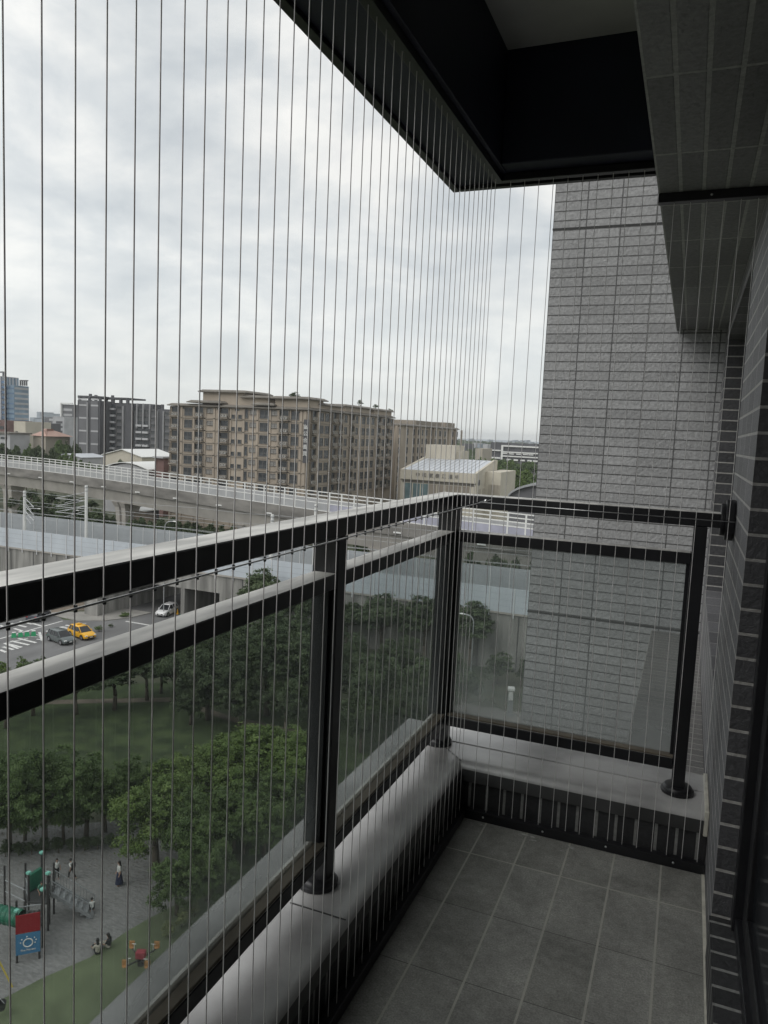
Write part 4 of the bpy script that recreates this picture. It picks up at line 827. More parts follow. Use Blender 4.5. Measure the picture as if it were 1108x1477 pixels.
def crown_mesh(name, n_leaf, ls, seed, flat=.62, nl=30, open_=.0):
    """unit crown: radius ~1 in x,y, height 2*flat, centre at z=0; boughs, each carrying smaller sprays of leaves"""
    r_ = random.Random(seed); lobes = []; ax = [(r_.uniform(0, 6.28), r_.uniform(.75, 1.08)) for _ in range(5)]
    while len(lobes) < nl:
        p = Vector((r_.uniform(-1, 1), r_.uniform(-1, 1), r_.uniform(-.75, 1)))
        if not (.3 < p.length < 1): continue
        th = math.atan2(p.y, p.x); k = 1+.16*math.sin(2*th+seed)+.12*math.sin(3*th+2*seed)+.08*noise.noise(p*3+Vector((seed, 0, 0)))
        p = p*r_.uniform(.5, .86)*k; p.z = p.z*flat-(.12*(p.x*p.x+p.y*p.y)); lobes.append((p, r_.uniform(.13, .33)))
    sprays = []
    for p, rad in lobes:
        for q in range(max(5, int(rad*52))):
            d = Vector((r_.gauss(0, 1), r_.gauss(0, 1), r_.gauss(.2, .9))).normalized(); sprays.append((p+Vector((d.x, d.y, d.z*.75))*rad*r_.uniform(.75, 1.12), rad*r_.uniform(.22, .42), d))
    b = MB(); v = b.v; f = b.f; tot = sum(q[1]**1.6 for q in sprays)
    for p, rad, dd in sprays:
        for k in range(max(3, int(n_leaf*rad**1.6/tot))):
            d = Vector((r_.gauss(0, 1), r_.gauss(0, 1), r_.gauss(0, .7)))*.55
            q = p+Vector((d.x, d.y, d.z*.6))*rad
            nrm = (dd*.6+Vector((r_.uniform(-.8, .8), r_.uniform(-.8, .8), r_.uniform(0, 1.2)))).normalized()
            a = nrm.orthogonal().normalized(); c_ = nrm.cross(a); t = r_.uniform(0, 6.28); u = a*math.cos(t)+c_*math.sin(t); w_ = nrm.cross(u); s_ = ls*r_.uniform(.55, 1.4)
            i = len(v); v += [tuple(q-u*s_), tuple(q+w_*s_*.5), tuple(q+u*s_), tuple(q-w_*s_*.5)]; f.append((i, i+1, i+2, i+3))
    b.m = [0]*len(f); me = b.build(name, M['leaf_mid']); m = me.data; bpy.data.objects.remove(me); return m, lobes
def trunk_mesh(name, lobes, seed):
    r_ = random.Random(seed); b = MB(); top = Vector((0, 0, -.35))
    pts = [Vector((0, 0, -1.6)), Vector((.03, .02, -1.0)), Vector((-.02, .03, -.55))]
    for (a, c_, ra, rb) in ((pts[0], pts[1], .085, .065), (pts[1], pts[2], .065, .055)): b.cyl(a, c_, ra, 8, r2=rb)
    for p, rad in lobes[::3]:
        mid = pts[2].lerp(p, .5)+Vector((r_.uniform(-.08, .08), r_.uniform(-.08, .08), -.06)); b.cyl(pts[2] if r_.random() < .6 else pts[1].lerp(pts[2], .6), mid, .035, 6, r2=.022); b.cyl(mid, p, .022, 5, r2=.008)
    o_ = b.build(name, M['bark'], smooth='full'); m = o_.data; bpy.data.objects.remove(o_); return m
CR = {}
for key, (n_, ls, flat, nl, nv) in {'near': (30000, .026, .66, 46, 4), 'mid': (15000, .038, .6, 36, 3), 'far': (4200, .07, .62, 20, 3), 'bush': (3600, .05, .6, 16, 2)}.items():
    CR[key] = []
    for s_ in range(nv): m, lb = crown_mesh(key+'_crown', n_, ls, 11+s_*7+len(key), flat, nl); CR[key].append((m, trunk_mesh(key+'_trunk', lb, s_)))
tr = random.Random(5)
def matmesh(me, m):
    key = me.name.split('.')[0]+m.name
    if key not in MM: k = me.copy(); k.materials.clear(); k.materials.append(m); MM[key] = k
    return MM[key]
MM = {}
def tree(x, y, h, r_, kind='near', leaf='leaf_mid', lab='', group=None, name='tree', z=G, trunkfrac=.32, cat='tree'):
    """trunk foot at (x, y, z), overall height h, crown radius r_"""
    E_ = empty(name, (x, y, z), 0, lab, cat, group); vi = tr.randrange(len(CR[kind])); cm, tm = CR[kind][vi]; flat = .66
    cz = h*(1-trunkfrac)/2; zc = h*trunkfrac+cz
    key = (kind, vi, leaf)
    if key not in MM: k_ = cm.copy(); k_.materials.clear(); k_.materials.append(M[leaf]); MM[key] = k_
    c_ = bpy.data.objects.new('crown', MM[key]); C.objects.link(c_); c_.parent = E_; a = tr.uniform(0, 6.28)
    c_.location = (0, 0, zc); c_.scale = (r_*tr.uniform(1.0, 1.12), r_*tr.uniform(1.0, 1.12), cz/flat*.98); c_.rotation_euler = (0, 0, a)
    t_ = bpy.data.objects.new('trunk', tm); C.objects.link(t_); t_.parent = E_; t_.location = (0, 0, zc); t_.rotation_euler = (0, 0, a); t_.scale = (r_*.9, r_*.9, zc/1.6)
    return E_
def ptree(bx, by, ty, hw, kind, leaf, lab, group=None, tf=.3, name='tree', cat='tree'):
    b = Pz(bx, by, G); t_ = PD(bx, ty, hd(b)); dep = (b-CAMP).dot(fw); return tree(b.x, b.y, t_.z-G, hw*dep/F_, kind, leaf, lab, group, name, G, tf, cat)
# park trees, nearest first (pixel of trunk foot, top, half width)
ptree(14, 1228, 1084, 56, 'near', 'leaf_mid', 'dark round tree at the far left edge behind the play equipment', tf=.18)
ptree(64, 1226, 1076, 64, 'near', 'leaf_mid', 'round tree with visible trunk standing right behind the play deck', tf=.17)
ptree(124, 1212, 1088, 54, 'near', 'leaf_mid', 'small round tree between the play deck trees and the large bright tree', tf=.18)
ptree(225, 1250, 1112, 78, 'near', 'leaf_bright', 'bright green spreading tree overhanging the gravel beside the standing woman', tf=.22)
ptree(345, 1150, 1046, 80, 'near', 'leaf_bright', 'tallest bright green tree in the park beside the first glass pane', tf=.15)
ptree(425, 1165, 1052, 60, 'near', 'leaf_bright', 'bright green tree partly behind the middle railing post', tf=.2)
ptree(270, 1262, 1128, 50, 'near', 'leaf_mid', 'duller green tree in front of the bright spreading tree', tf=.15)
ptree(335, 1225, 1130, 66, 'near', 'leaf_mid', 'mid green tree just above the outer parapet edge', tf=.12)
ptree(255, 1320, 1225, 44, 'near', 'leaf_mid', 'low leafy tree beside the spring seesaw', tf=.12)
ptree(405, 1190, 1100, 50, 'near', 'leaf_mid', 'tree crown cut by the parapet edge beside the middle post', tf=.15)
# big dark trees of the middle
ptree(300, 1038, 905, 62, 'near', 'leaf_dark', 'broad dark banyan in the centre of the first glass pane', tf=.22)
ptree(385, 1032, 888, 66, 'near', 'leaf_dark', 'tall dark banyan left of the middle railing post', tf=.2)
ptree(250, 1012, 925, 48, 'mid', 'leaf_dark', 'dark tree at the left end of the banyan group', tf=.25)
ptree(450, 1040, 905, 52, 'mid', 'leaf_dark', 'dark tree behind the middle railing post', tf=.2)
ptree(540, 1055, 935, 58, 'near', 'leaf_dark', 'wide dark tree at the left of the second glass pane', tf=.2)
ptree(615, 1050, 948, 50, 'near', 'leaf_dark', 'wide dark tree at the right of the second glass pane', tf=.22)
for i, (bx, by, ty, hw) in enumerate(((48, 1032, 948, 38), (110, 1030, 955, 40), (165, 1024, 945, 44), (212, 1010, 940, 36), (8, 1050, 965, 34))):
    ptree(bx, by, ty, hw, 'mid', 'leaf_dark', ['slim dark tree at the left end of the lawn', 'thin trunked tree at the top of the lawn', 'leafy tree at the right of the lawn top', 'small dark tree beside the banyans at the lawn', 'dark tree at the left image edge above the lawn'][i], 'row of trees at the top of the lawn', tf=.42)
ex = [((232, 1000, 915, 34), 'banyan left of the broad central one'), ((345, 1000, 885, 42), 'banyan crown wedged between the two big ones in the first pane'), ((345, 1050, 955, 40), 'lower dark tree under the broad banyan'), ((412, 1062, 965, 38), 'lower dark tree at the left of the middle post'), ((275, 1045, 968, 34), 'low dark tree at the right edge of the lawn'),
      ((505, 1020, 905, 36), 'dark tree just right of the middle post'), ((570, 1005, 905, 40), 'dark tree in the centre of the second pane'), ((640, 1015, 915, 34), 'dark tree at the corner post'), ((520, 1085, 990, 34), 'low dark tree right of the middle post near the parapet'), ((585, 1070, 985, 32), 'low dark tree in the second pane near the parapet'), ((430, 985, 880, 40), 'tree behind the middle post, above the parapet line'), ((470, 965, 868, 40), 'tree at the upper left of the second pane'),
      ((395, 975, 868, 44), 'tree behind the tall banyan'), ((330, 965, 868, 40), 'tree rising behind the broad banyan'), ((275, 960, 890, 36), 'tree at the back left of the banyan group')]
for a_, l_ in ex: ptree(*a_, 'near' if a_[1] > 1000 else 'mid', 'leaf_dark', l_, 'banyans in the middle of the park', tf=.15)
for a_, l_, lf_ in (((300, 1180, 1070, 62), 'bright green crown bridging the spreading tree and the tallest one', 'leaf_bright'), ((250, 1175, 1080, 48), 'bright crown at the left shoulder of the large bright tree', 'leaf_bright'), ((395, 1130, 1045, 52), 'bright crown at the upper right beside the middle post', 'leaf_bright'), ((380, 1235, 1135, 44), 'mid green crown next to the spiky plants', 'leaf_mid'), ((300, 1300, 1195, 46), 'mid green crown at the parapet edge above the pale shrubs', 'leaf_mid'), ((-6, 1205, 1090, 40), 'round tree cut by the left image edge', 'leaf_mid'), ((92, 1218, 1098, 36), 'small round tree filling the gap left of the stairs', 'leaf_mid'), ((152, 1200, 1096, 38), 'leafy tree between the small round one and the bright spreading tree', 'leaf_mid'), ((185, 1178, 1088, 34), 'tree behind the left edge of the bright spreading tree', 'leaf_mid'), ((36, 1212, 1084, 36), 'dark round tree second from the left edge', 'leaf_mid')):
    ptree(*a_, 'near', lf_, l_, 'trees round the playground', tf=.12)
# trees against the retaining wall
for i, (bx, by, ty, hw, lab) in enumerate(((376, 925, 815, 46, 'tree with a flat crown showing between the two rails left of the middle post'), (432, 930, 838, 34, 'smaller tree between the rails, nearest the middle post'), (500, 935, 862, 34, 'tree right of the middle post against the concrete wall'), (548, 955, 852, 50, 'spreading tree in front of the retaining wall in the second pane'), (612, 958, 852, 48, 'spreading tree nearest the corner post in the second pane'), (678, 962, 858, 42, 'dark tree left of the slim lamp in the end pane'), (335, 918, 862, 26, 'low tree beside the underpass opening'))):
    ptree(bx, by, ty, hw, 'mid', 'leaf_dark', lab, 'trees along the retaining wall', tf=.36)
ptree(716, 986, 938, 30, 'bush', 'leaf_dark', 'rounded dark bush at the foot of the bare retaining wall', tf=.02, name='bush', cat='bush')
ptree(752, 990, 948, 12, 'bush', 'leaf_dark', 'dark bush beside the edge of the wing wall', tf=.02, name='bush', cat='bush')
ptree(672, 1030, 962, 26, 'mid', 'leaf_dark', 'loose small tree at the bottom left of the end glass pane', tf=.3)
# roadside bushes
for i, (bx, by, ty, hw, lf) in enumerate(((4, 985, 952, 14, 'leaf_bright'), (31, 975, 943, 12, 'leaf_mid'), (62, 957, 944, 6, 'leaf_dark'), (143, 911, 901, 8, 'leaf_mid'), (180, 890, 882, 10, 'leaf_mid'), (160, 905, 899, 5, 'leaf_dark'))):
    ptree(bx, by, ty, hw, 'bush', lf, ['bright green roadside bush at the left edge', 'round bush left of the grey car, near the rail', 'tiny dark shrub by the kerb below the grey car', 'low green shrub beside the yellow taxi', 'low weeds on the verge right of the taxi', 'weeds at the road edge behind the taxi'][i], 'roadside bushes by the parked cars', tf=.02, name='bush', cat='bush')
# pale flowering shrubs beside the seesaw
for i, (bx, by, ty, hw) in enumerate(((242, 1352, 1325, 12), (262, 1338, 1308, 13), (281, 1322, 1299, 11))):
    ptree(bx, by, ty, hw, 'bush', 'leaf_pale', ['pale yellow green shrub nearest the seesaw', 'middle of three pale flowering shrubs by the parapet', 'pale shrub farthest from the seesaw'][i], 'pale shrubs beside the seesaw', tf=.02, name='bush', cat='bush')
# yucca like plants
def yucca(x, y, z, h, lab, grp=None, n_=34, name='spiky_plant'):
    r_ = random.Random(int(x*100)); E_ = empty(name, (x, y, z), 0, lab, 'plant', grp); b = MB(E_.location); b.cyl((x, y, z), (x, y, z+h*.5), .08, 7); b.build('stem', M['bark'], E_)
    b = MB(E_.location)
    for k in range(n_):
        a = r_.uniform(0, 6.28); el = r_.uniform(-.3, 1.3); L_ = h*.55*r_.uniform(.8, 1.1); d = Vector((math.cos(a)*math.cos(el), math.sin(a)*math.cos(el), math.sin(el))); s_ = Vector((-d.y, d.x, 0)).normalized()*.045
        p0 = Vector((x, y, z+h*.5)); p1 = p0+d*L_*.6; p2 = p0+d*L_+Vector((0, 0, -L_*.15)); b.quad(p0-s_, p0+s_, p1+s_*.9, p1-s_*.9); b.tri(p1-s_*.9, p1+s_*.9, p2)
    b.build('leaves', M['leaf_mid'], E_)
for i, (px, py) in enumerate(((372, 1215), (352, 1232), (395, 1200))):
    p = Pz(px, py, G); yucca(p.x, p.y, G+1.0*0, 3.2, ['spiky leaved plant at the parapet edge right of the mid green tree', 'spiky leaved plant left of the others at the parapet edge', 'spiky leaved plant nearest the middle post'][i], 'spiky plants at the parapet edge')
# rooftop palms and shrubs on the beige block
for i, (px, pt, pb, y) in enumerate(((519.5, 576, 592, 196), (541.5, 582, 594, 206))):
    p = Px(px, pb, XB-3); tp = PD(px, pt, hd(p)); E_ = empty('rooftop_palm', (p.x, p.y, p.z), 0, ['bushy palm on the roof of the beige block, left of the two', 'bushy palm near the right end of the beige roof'][i], 'palm', 'palms on the beige roof'); b = MB(E_.location)
    h = tp.z-p.z; b.cyl((p.x, p.y, p.z-1), (p.x, p.y, p.z+h*.5), .12, 6); b.cyl((p.x-.6, p.y, p.z-1), (p.x-.5, p.y, p.z+h*.45), .1, 6); b.build('trunk', M['bark'], E_)
    c_ = bpy.data.objects.new('crown', CR['bush'][i % 2][0].copy()); c_.data.materials.clear(); c_.data.materials.append(M['leaf_dark']); C.objects.link(c_); c_.parent = E_; c_.location = (0, 0, h*.7); c_.scale = (1.35, 1.35, h*.45)
p = Py(425, 575, YB+5); tree(p.x, p.y, 2.4, 1.9, 'bush', 'leaf_dark', 'dark shrub on the roof corner of the beige block', None, 'rooftop_shrub', 8.9, .05, 'shrub')
p = Px(562, 597, XB-2); tree(p.x, p.y, 1.6, 1.3, 'bush', 'leaf_dark', 'small shrub at the right end of the beige roof', None, 'rooftop_shrub', 8.0, .05, 'shrub')
# tree masses beyond the railway
ORD_ = 'first second third fourth fifth sixth seventh eighth ninth tenth eleventh twelfth thirteenth fourteenth fifteenth sixteenth seventeenth eighteenth nineteenth twentieth twenty-first twenty-second twenty-third twenty-fourth twenty-fifth'.split()
def far_group(rows_, lab, grp, leaf=('leaf_mid', 'leaf_dark')):
    n_i = 0
    for (px, ptop, y, hw, zb_) in sorted(rows_):
        n_i += 1; p = Py(px, ptop, y); dep = (p-CAMP).dot(fw); tree(p.x, y, p.z-G, max(1.5, hw*dep/F_), 'far', tr.choice(leaf), ORD[n_i-1]+' from the left, '+lab, grp, 'tree', G, .3)
# hedge undergrowth behind the playground
for i in range(9):
    ptree(8+i*19, 1236-i*1.5, 1212-i*1.5, 13, 'bush', 'leaf_dark', ORD[i]+' clump from the left of low undergrowth behind the gravel', 'undergrowth behind the playground', tf=.02, name='bush', cat='bush')
far_group([(6, 633, 215, 13, 0), (24, 636, 205, 12, 0), (38, 628, 225, 11, 0), (52, 634, 220, 11, 0), (64, 642, 210, 10, 0), (78, 640, 228, 10, 0), (88, 629, 260, 11, 0), (98, 626, 270, 10, 0), (108, 624, 275, 9, 0), (92, 646, 225, 10, 0), (104, 648, 215, 9, 0), (14, 645, 195, 12, 0), (76, 632, 262, 8, 0), (46, 645, 200, 11, 0)], 'of the trees behind the viaduct at the far left', 'trees behind the viaduct at the left')
far_group([(118, 659, 235, 8, 0), (130, 661, 232, 8, 0), (140, 662, 230, 8, 0)], 'low tree just above the viaduct fence, below the dark grey block', 'trees below the dark grey block')
p = Py(176, 664, 195); tree(p.x, 195, Py(176, 655, 195).z-G, 2.0, 'far', 'leaf_dark', 'small dark round tree in front of the cream gabled shed', None, 'tree', G, .4)
far_group([(68, 712, 150, 9, 0), (82, 716, 140, 9, 0), (95, 719, 145, 10, 0), (108, 722, 138, 10, 0), (138, 727, 136, 12, 0), (150, 732, 134, 8, 0), (236, 744, 130, 12, 0), (252, 741, 134, 12, 0), (270, 745, 130, 12, 0), (288, 746, 132, 12, 0), (306, 750, 130, 12, 0), (322, 752, 130, 11, 0), (128, 735, 130, 10, 0), (56, 722, 150, 8, 0), (36, 716, 155, 9, 0), (20, 714, 160, 10, 0), (196, 742, 128, 12, 0), (214, 744, 128, 11, 0), (338, 752, 128, 11, 0), (120, 725, 150, 11, 0), (160, 735, 140, 9, 0), (44, 705, 185, 13, 0), (74, 709, 180, 13, 0), (104, 714, 180, 13, 0), (132, 719, 180, 12, 0)], 'of the dark trees seen under the viaduct', 'trees under the viaduct', ('leaf_dark',))
far_group([(px_, 700+px_*.175+tr.uniform(0, 6), 126+tr.uniform(-4, 14), 13, 0) for px_ in range(36, 350, 13) if not (140 < px_ < 190)], 'of the nearer row of dark trees under the viaduct', 'nearer trees under the viaduct', ('leaf_dark',))
far_group([(650, 660, 700, 8, 0), (678, 655, 520, 9, 0), (690, 653, 500, 9, 0), (700, 655, 480, 9, 0), (712, 657, 500, 10, 0), (724, 658, 520, 10, 0), (736, 660, 500, 10, 0), (748, 660, 490, 10, 0), (760, 661, 480, 10, 0), (770, 662, 500, 9, 0), (706, 664, 400, 9, 0), (720, 667, 380, 10, 0), (734, 670, 360, 11, 0), (748, 671, 350, 12, 0), (762, 672, 340, 12, 0), (728, 680, 300, 11, 0), (742, 682, 290, 12, 0), (757, 684, 280, 12, 0), (730, 690, 260, 9, 0), (775, 676, 320, 12, 0), (770, 688, 270, 10, 0)], 'in the dense wood right of the public hall', 'wood right of the public hall', ('leaf_mid', 'leaf_mid', 'leaf_bright'))
far_group([(700, 788, 106.8, 17, 0), (722, 786, 107, 18, 0), (746, 790, 106.8, 17, 0), (682, 787, 107, 15, 0), (664, 784, 107, 14, 0), (762, 791, 107, 14, 0)], 'dark tree behind the rear railway barrier in the end pane', 'trees behind the barrier in the end pane', ('leaf_dark',))
far_group([(518, 764, 135, 8, 0), (530, 766, 140, 7, 0)], 'tree beside the parked vehicles under the viaduct', 'trees beside the viaduct pier')
# horizon woodland: one uncountable belt
wb = MB(); r_ = random.Random(9)
for i in range(9000):
    x = r_.uniform(-1700, 900); y = r_.uniform(640, 2600); s_ = r_.uniform(5, 10); z = G+r_.uniform(5, 15)
    a = Vector((r_.gauss(0, 1), r_.gauss(0, 1), r_.gauss(0, .6))).normalized(); u = a.orthogonal().normalized()*s_; w_ = a.cross(u)
    c_ = Vector((x, y, z)); wb.quad(c_-u, c_+w_, c_+u, c_-w_)
tag(wb.build('woodland', M['leaf_dark']), kind='stuff')
# white camera pillar in the park
p = Pz(735, 1033, G); h1 = PD(735, 991, hd(p)).z
E_ = empty('camera_pillar', (p.x, p.y, G), .3, 'slim grey pillar with a white box head on the park path in the end pane', 'pillar'); b = MB(); b.box(-.28, .28, -.2, .2, 0, h1-G-.9); b.build('pillar', M['galv'], E_, bevel=.03)
b = MB(); b.box(-.36, .36, -.5, .3, h1-G-.28, h1-G); b.build('white_head', M['white'], E_, bevel=.03); b = MB(); b.box(-.25, .2, -.45, -.21, h1-G-1.3, h1-G-.4); b.build('signal_box', M['white'], E_, bevel=.02)
q = [Pz(a, c_, G) for a, c_ in ((600, 1035), (664, 1016), (690, 1022), (722, 1025), (800, 1030), (800, 1050), (735, 1042), (690, 1036), (600, 1060))]
sheet('park_path', [(p.x, p.y) for p in q], .014, M['paving'], True)
b = MB(); kk = [Pz(a, c_, G) for a, c_ in ((664, 1016), (678, 1019), (692, 1023), (706, 1024), (721, 1025))]
for a, c_ in zip(kk[:-1], kk[1:]):
    n_ = (c_-a).normalized(); s_ = Vector((-n_.y, n_.x, 0))*.12; b.prism([((a-s_).x, (a-s_).y), ((c_-s_).x, (c_-s_).y), ((c_+s_).x, (c_+s_).y), ((a+s_).x, (a+s_).y)], G, G+.16)
st(b.build('kerb', M['viaduct_light']))
sheet('park_path', W_([(-20, 1008), (70, 1016), (250, 1012), (330, 1040), (460, 1070), (460, 1060), (330, 1032), (250, 1006), (70, 1010), (-20, 1002)]), .010, M['dirt'], True)
# ================================================================ vehicles
M['paint_grey'] = mat('paint_grey', (.15, .17, .17), .25, metal=.5, var=.05, spec=.6)
M['paint_yellow'] = mat('paint_yellow', (.75, .40, .02), .3, var=.04, spec=.6)
M['paint_white'] = mat('paint_white', (.70, .70, .70), .25, var=.03, spec=.6)
M['paint_dark'] = mat('paint_dark', (.05, .055, .07), .25, var=.05, spec=.6)
M['tyre'] = mat('tyre', (.02, .02, .02), .8); M['rim'] = mat('rim', (.4, .4, .42), .3, metal=.8)
M['lamp_red'] = mat('lamp_red', (.35, .02, .02), .3); M['plastic'] = mat('plastic', (.03, .03, .03), .6)
def car(x, y, rz, paint, lab, suv=True, L_=4.55, taxi=False):
    E_ = empty('parked_car', (x, y, G+.013), rz, lab, 'car'); h = 1.62 if suv else 1.5; hb = .98 if suv else .92; Wd = .92
    # body: stations along x (front = +x): (x, half width, z bottom, z top)
    stn = [(-.5, .70, .42, .78), (-.49, .84, .30, .92), (-.44, .90, .24, hb+.02), (-.30, .92, .22, hb+.03), (0, .92, .20, hb), (.20, .92, .20, hb-.01), (.30, .91, .22, hb-.05), (.42, .88, .24, hb-.16), (.475, .80, .28, hb-.28), (.5, .66, .34, hb-.42)]
    b = MB(); rings = []
    for sx, w_, z0, z1 in stn: rings.append([(sx*L_, -w_*.9, z0), (sx*L_, -w_, z0+.12), (sx*L_, -w_, z0+(z1-z0)*.62), (sx*L_, -w_*.93, z1-.03), (sx*L_, -w_*.8, z1), (sx*L_, w_*.8, z1), (sx*L_, w_*.93, z1-.03), (sx*L_, w_, z0+(z1-z0)*.62), (sx*L_, w_, z0+.12), (sx*L_, w_*.9, z0)])
    b.loft(rings); b.build('body', paint, E_, smooth=True, fixn=True)
    lo = [(-.45, .80), (-.30, .84), (.05, .84), (.26, .80)]; hi = [(-.38 if suv else -.30, .60), (-.22, .66), (-.02, .66), (.07, .62)]
    b = MB(); R1 = [(x_*L_, s*w_, hb-.02) for s, sq in ((-1, lo), (1, lo[::-1])) for x_, w_ in sq]; R2 = [(x_*L_, s*w_, h-.06) for s, sq in ((-1, hi), (1, hi[::-1])) for x_, w_ in sq]
    b.loft([R1, R2]); b.build('windows', M['dark_glass'], E_, fixn=True)
    b = MB(); R3 = [(a*1.02, c_*1.03, h-.07) for a, c_, d in R2]; R4 = [(a*.93, c_*.85, h) for a, c_, d in R2]; b.loft([R3, R4]); b.build('roof', paint, E_, smooth=True, fixn=True)
    for s in (-1, 1):
        b = MB()
        for (a, c_) in (((lo[0][0], lo[0][1]), (hi[0][0], hi[0][1])), ((-.28, .845), (-.25, .665)), ((-.08, .85), (-.09, .668)), ((lo[3][0], lo[3][1]), (hi[3][0], hi[3][1]))): b.cyl((a[0]*L_, s*a[1], hb-.03), (c_[0]*L_, s*c_[1]*1.01, h-.05), .045, 5)
        b.build('pillar', paint, E_)
        b = MB(); b.box(.16*L_, .19*L_, min(s*.86, s*1.04), max(s*.86, s*1.04), hb, hb+.14); b.build('wing_mirror', paint, E_, bevel=.03)
        b = MB(); b.box(.462*L_, .492*L_, min(s*.48, s*.80), max(s*.48, s*.80), .62, .74); b.build('headlight', M['white'], E_, bevel=.02)
        b = MB(); b.box(-.502*L_, -.485*L_, min(s*.5, s*.8), max(s*.5, s*.8), .78, .9); b.build('tail_light', M['lamp_red'], E_, bevel=.02)
        for fx in (-.3, .305):
            b = MB(); b.cyl((fx*L_, s*.72, .34), (fx*L_, s*.935, .34), .34, 18); w_ = b.build('wheel', M['tyre'], E_, bevel=.03, smooth=True); b = MB(); b.cyl((fx*L_, s*.93, .34), (fx*L_, s*.945, .34), .22, 12); b.build('rim', M['rim'], w_)
            b = MB()
            for k in range(9): a = PI*k/8; a2 = PI*(k+1)/8; b.cyl((fx*L_+.39*math.cos(a), s*.925, .34+.39*math.sin(a)), (fx*L_+.39*math.cos(a2), s*.925, .34+.39*math.sin(a2)), .035, 5) if k < 8 else None
            b.build('wheel_arch', M['plastic'], E_)
    b = MB(); b.box(.485*L_, .506*L_, -.5, .5, .4, .58); b.box(.46*L_, .5*L_, -.78, .78, .26, .38); b.build('grille', M['plastic'], E_, bevel=.02); b = MB(); b.box(.507*L_, .512*L_, -.19, .19, .42, .53); b.build('number_plate', M['white'], E_)
    if taxi: b = MB(); b.box(-.15*L_-.12, -.15*L_+.12, -.3, .3, h+.001, h+.16); b.build('roof_sign', M['paint_yellow'], E_, bevel=.03)
    return E_
def pcar(px, py, dx, dy, *a, **k):
    p = Pz(px, py, G); q = Pz(px+dx, py+dy, G); car(p.x, p.y, math.atan2(q.y-p.y, q.x-p.x), *a, **k)
pcar(88, 926, 18, 6.5, M['paint_grey'], 'dark silver grey hatchback parked beside the yellow taxi')
pcar(118, 919, 18, 6.5, M['paint_yellow'], 'bright yellow taxi parked behind the grey car', taxi=True)
pcar(241, 886, -13, 6, M['paint_white'], 'white minivan driving out of the railway underpass', L_=4.6)
pcar(56, 893, 12, -6, M['paint_dark'], 'dark car half hidden behind the top rail at the road junction')
for i, (px, py, m_) in enumerate(((522, 787, 'paint_dark'), (534, 788, 'paint_dark'))):
    p = Py(px, py, 118); E_ = car(p.x-2, 118+i*3, 0, M[m_], ['dark parked car under the viaduct seen between the rails', 'second dark car farther behind under the viaduct'][i])
p = Pz(34, 918, G); E_ = empty('traffic_barrier', (p.x, p.y, G+.013), .9, 'green water filled traffic barriers lying on the hatched road marking', 'traffic barrier'); b = MB()
M['green_plastic'] = mat('green_plastic', (.02, .30, .12), .4, var=.1)
for k in range(4): b.loft([[(-1.5+k*.8, -.3, 0), (-.85+k*.8, -.3, 0), (-.85+k*.8, .3, 0), (-1.5+k*.8, .3, 0)], [(-1.4+k*.8, -.12, .6), (-.95+k*.8, -.12, .6), (-.95+k*.8, .12, .6), (-1.4+k*.8, .12, .6)]])
b.build('barrier_block', M['green_plastic'], E_, fixn=True); b = MB()
for k in range(4): b.box(-1.4+k*.8, -.95+k*.8, -.16, .16, .601, .68)
b.build('reflective_top', M['white'], E_)
p = Pz(262, 884, G)
for i, (c_, lab) in enumerate((('paint_yellow', 'orange yellow traffic cone by the underpass column'), ('green_plastic', 'green bollard by the underpass column'))):
    E_ = empty('traffic_cone' if i == 0 else 'bollard', (p.x+i*.8, p.y-1, G+.013), 0, lab, 'cone' if i == 0 else 'bollard'); b = MB(); b.box(-.25, .25, -.25, .25, 0, .05); b.cyl((0, 0, .05), (0, 0, .8), .17, 12, r2=.04 if i == 0 else .12); b.build('cone_body' if i == 0 else 'bollard_post', M[c_], E_)
# ================================================================ playground
M['post_brown'] = mat('post_brown', (.045, .04, .04), .5); M['cap_teal'] = mat('cap_teal', (.22, .55, .45), .5); M['red_panel'] = mat('red_panel', (.30, .015, .025), .45, var=.05)
M['blue_panel'] = mat('blue_panel', (.07, .22, .40), .5, var=.05); M['tube_green'] = mat('tube_green', (.02, .15, .09), .35, var=.1); M['deck_dark'] = mat('deck_dark', (.06, .06, .06), .6)
M['yellow'] = mat('yellow', (.62, .48, .10), .45, var=.05); M['orange'] = mat('orange', (.50, .25, .09), .6); M['red'] = mat('red', (.38, .05, .07), .6)
PG = empty('play_structure', (-31.5, 27.5, G), 0, 'children\'s climbing frame with red and blue panels, green tube and grey stairs', 'climbing frame'); og_ = PG.location
def pp_(x, y, z0, z1, cap=True, r_=.06):
    p = MB(og_).cyl((x, y, z0), (x, y, z1), r_, 10).build('post', M['post_brown'], PG, smooth=True)
    if cap: b = MB(og_); b.box(x-.11, x+.11, y-.11, y+.11, z1+.001, z1+.14); b.build('post_cap', M['cap_teal'], p, bevel=.03)
FP = [(-30.78, 25.32), (-29.98, 26.09)]
for (x, y, z1, cp_) in ((-30.78, 25.32, -25.05, True), (-29.98, 26.09, -25.15, False), (-31.5, 25.95, -25.0, False), (-30.5, 26.8, -24.6, True), (-31.72, 28.45, -25.0, False), (-32.2, 29.25, -24.75, False), (-31.35, 28.0, -24.55, True), (-33.1, 29.2, -24.4, True), (-33.3, 28.2, -24.5, False), (-32.4, 27.6, -24.6, True), (-35.2, 28.4, -25.3, False), (-34.1, 28.85, -26.6, False)): pp_(x, y, G, z1, cp_)
dv = Vector((FP[1][0]-FP[0][0], FP[1][1]-FP[0][1], 0)); dl = dv.length; dv.normalize(); nv = Vector((dv.y, -dv.x, 0))
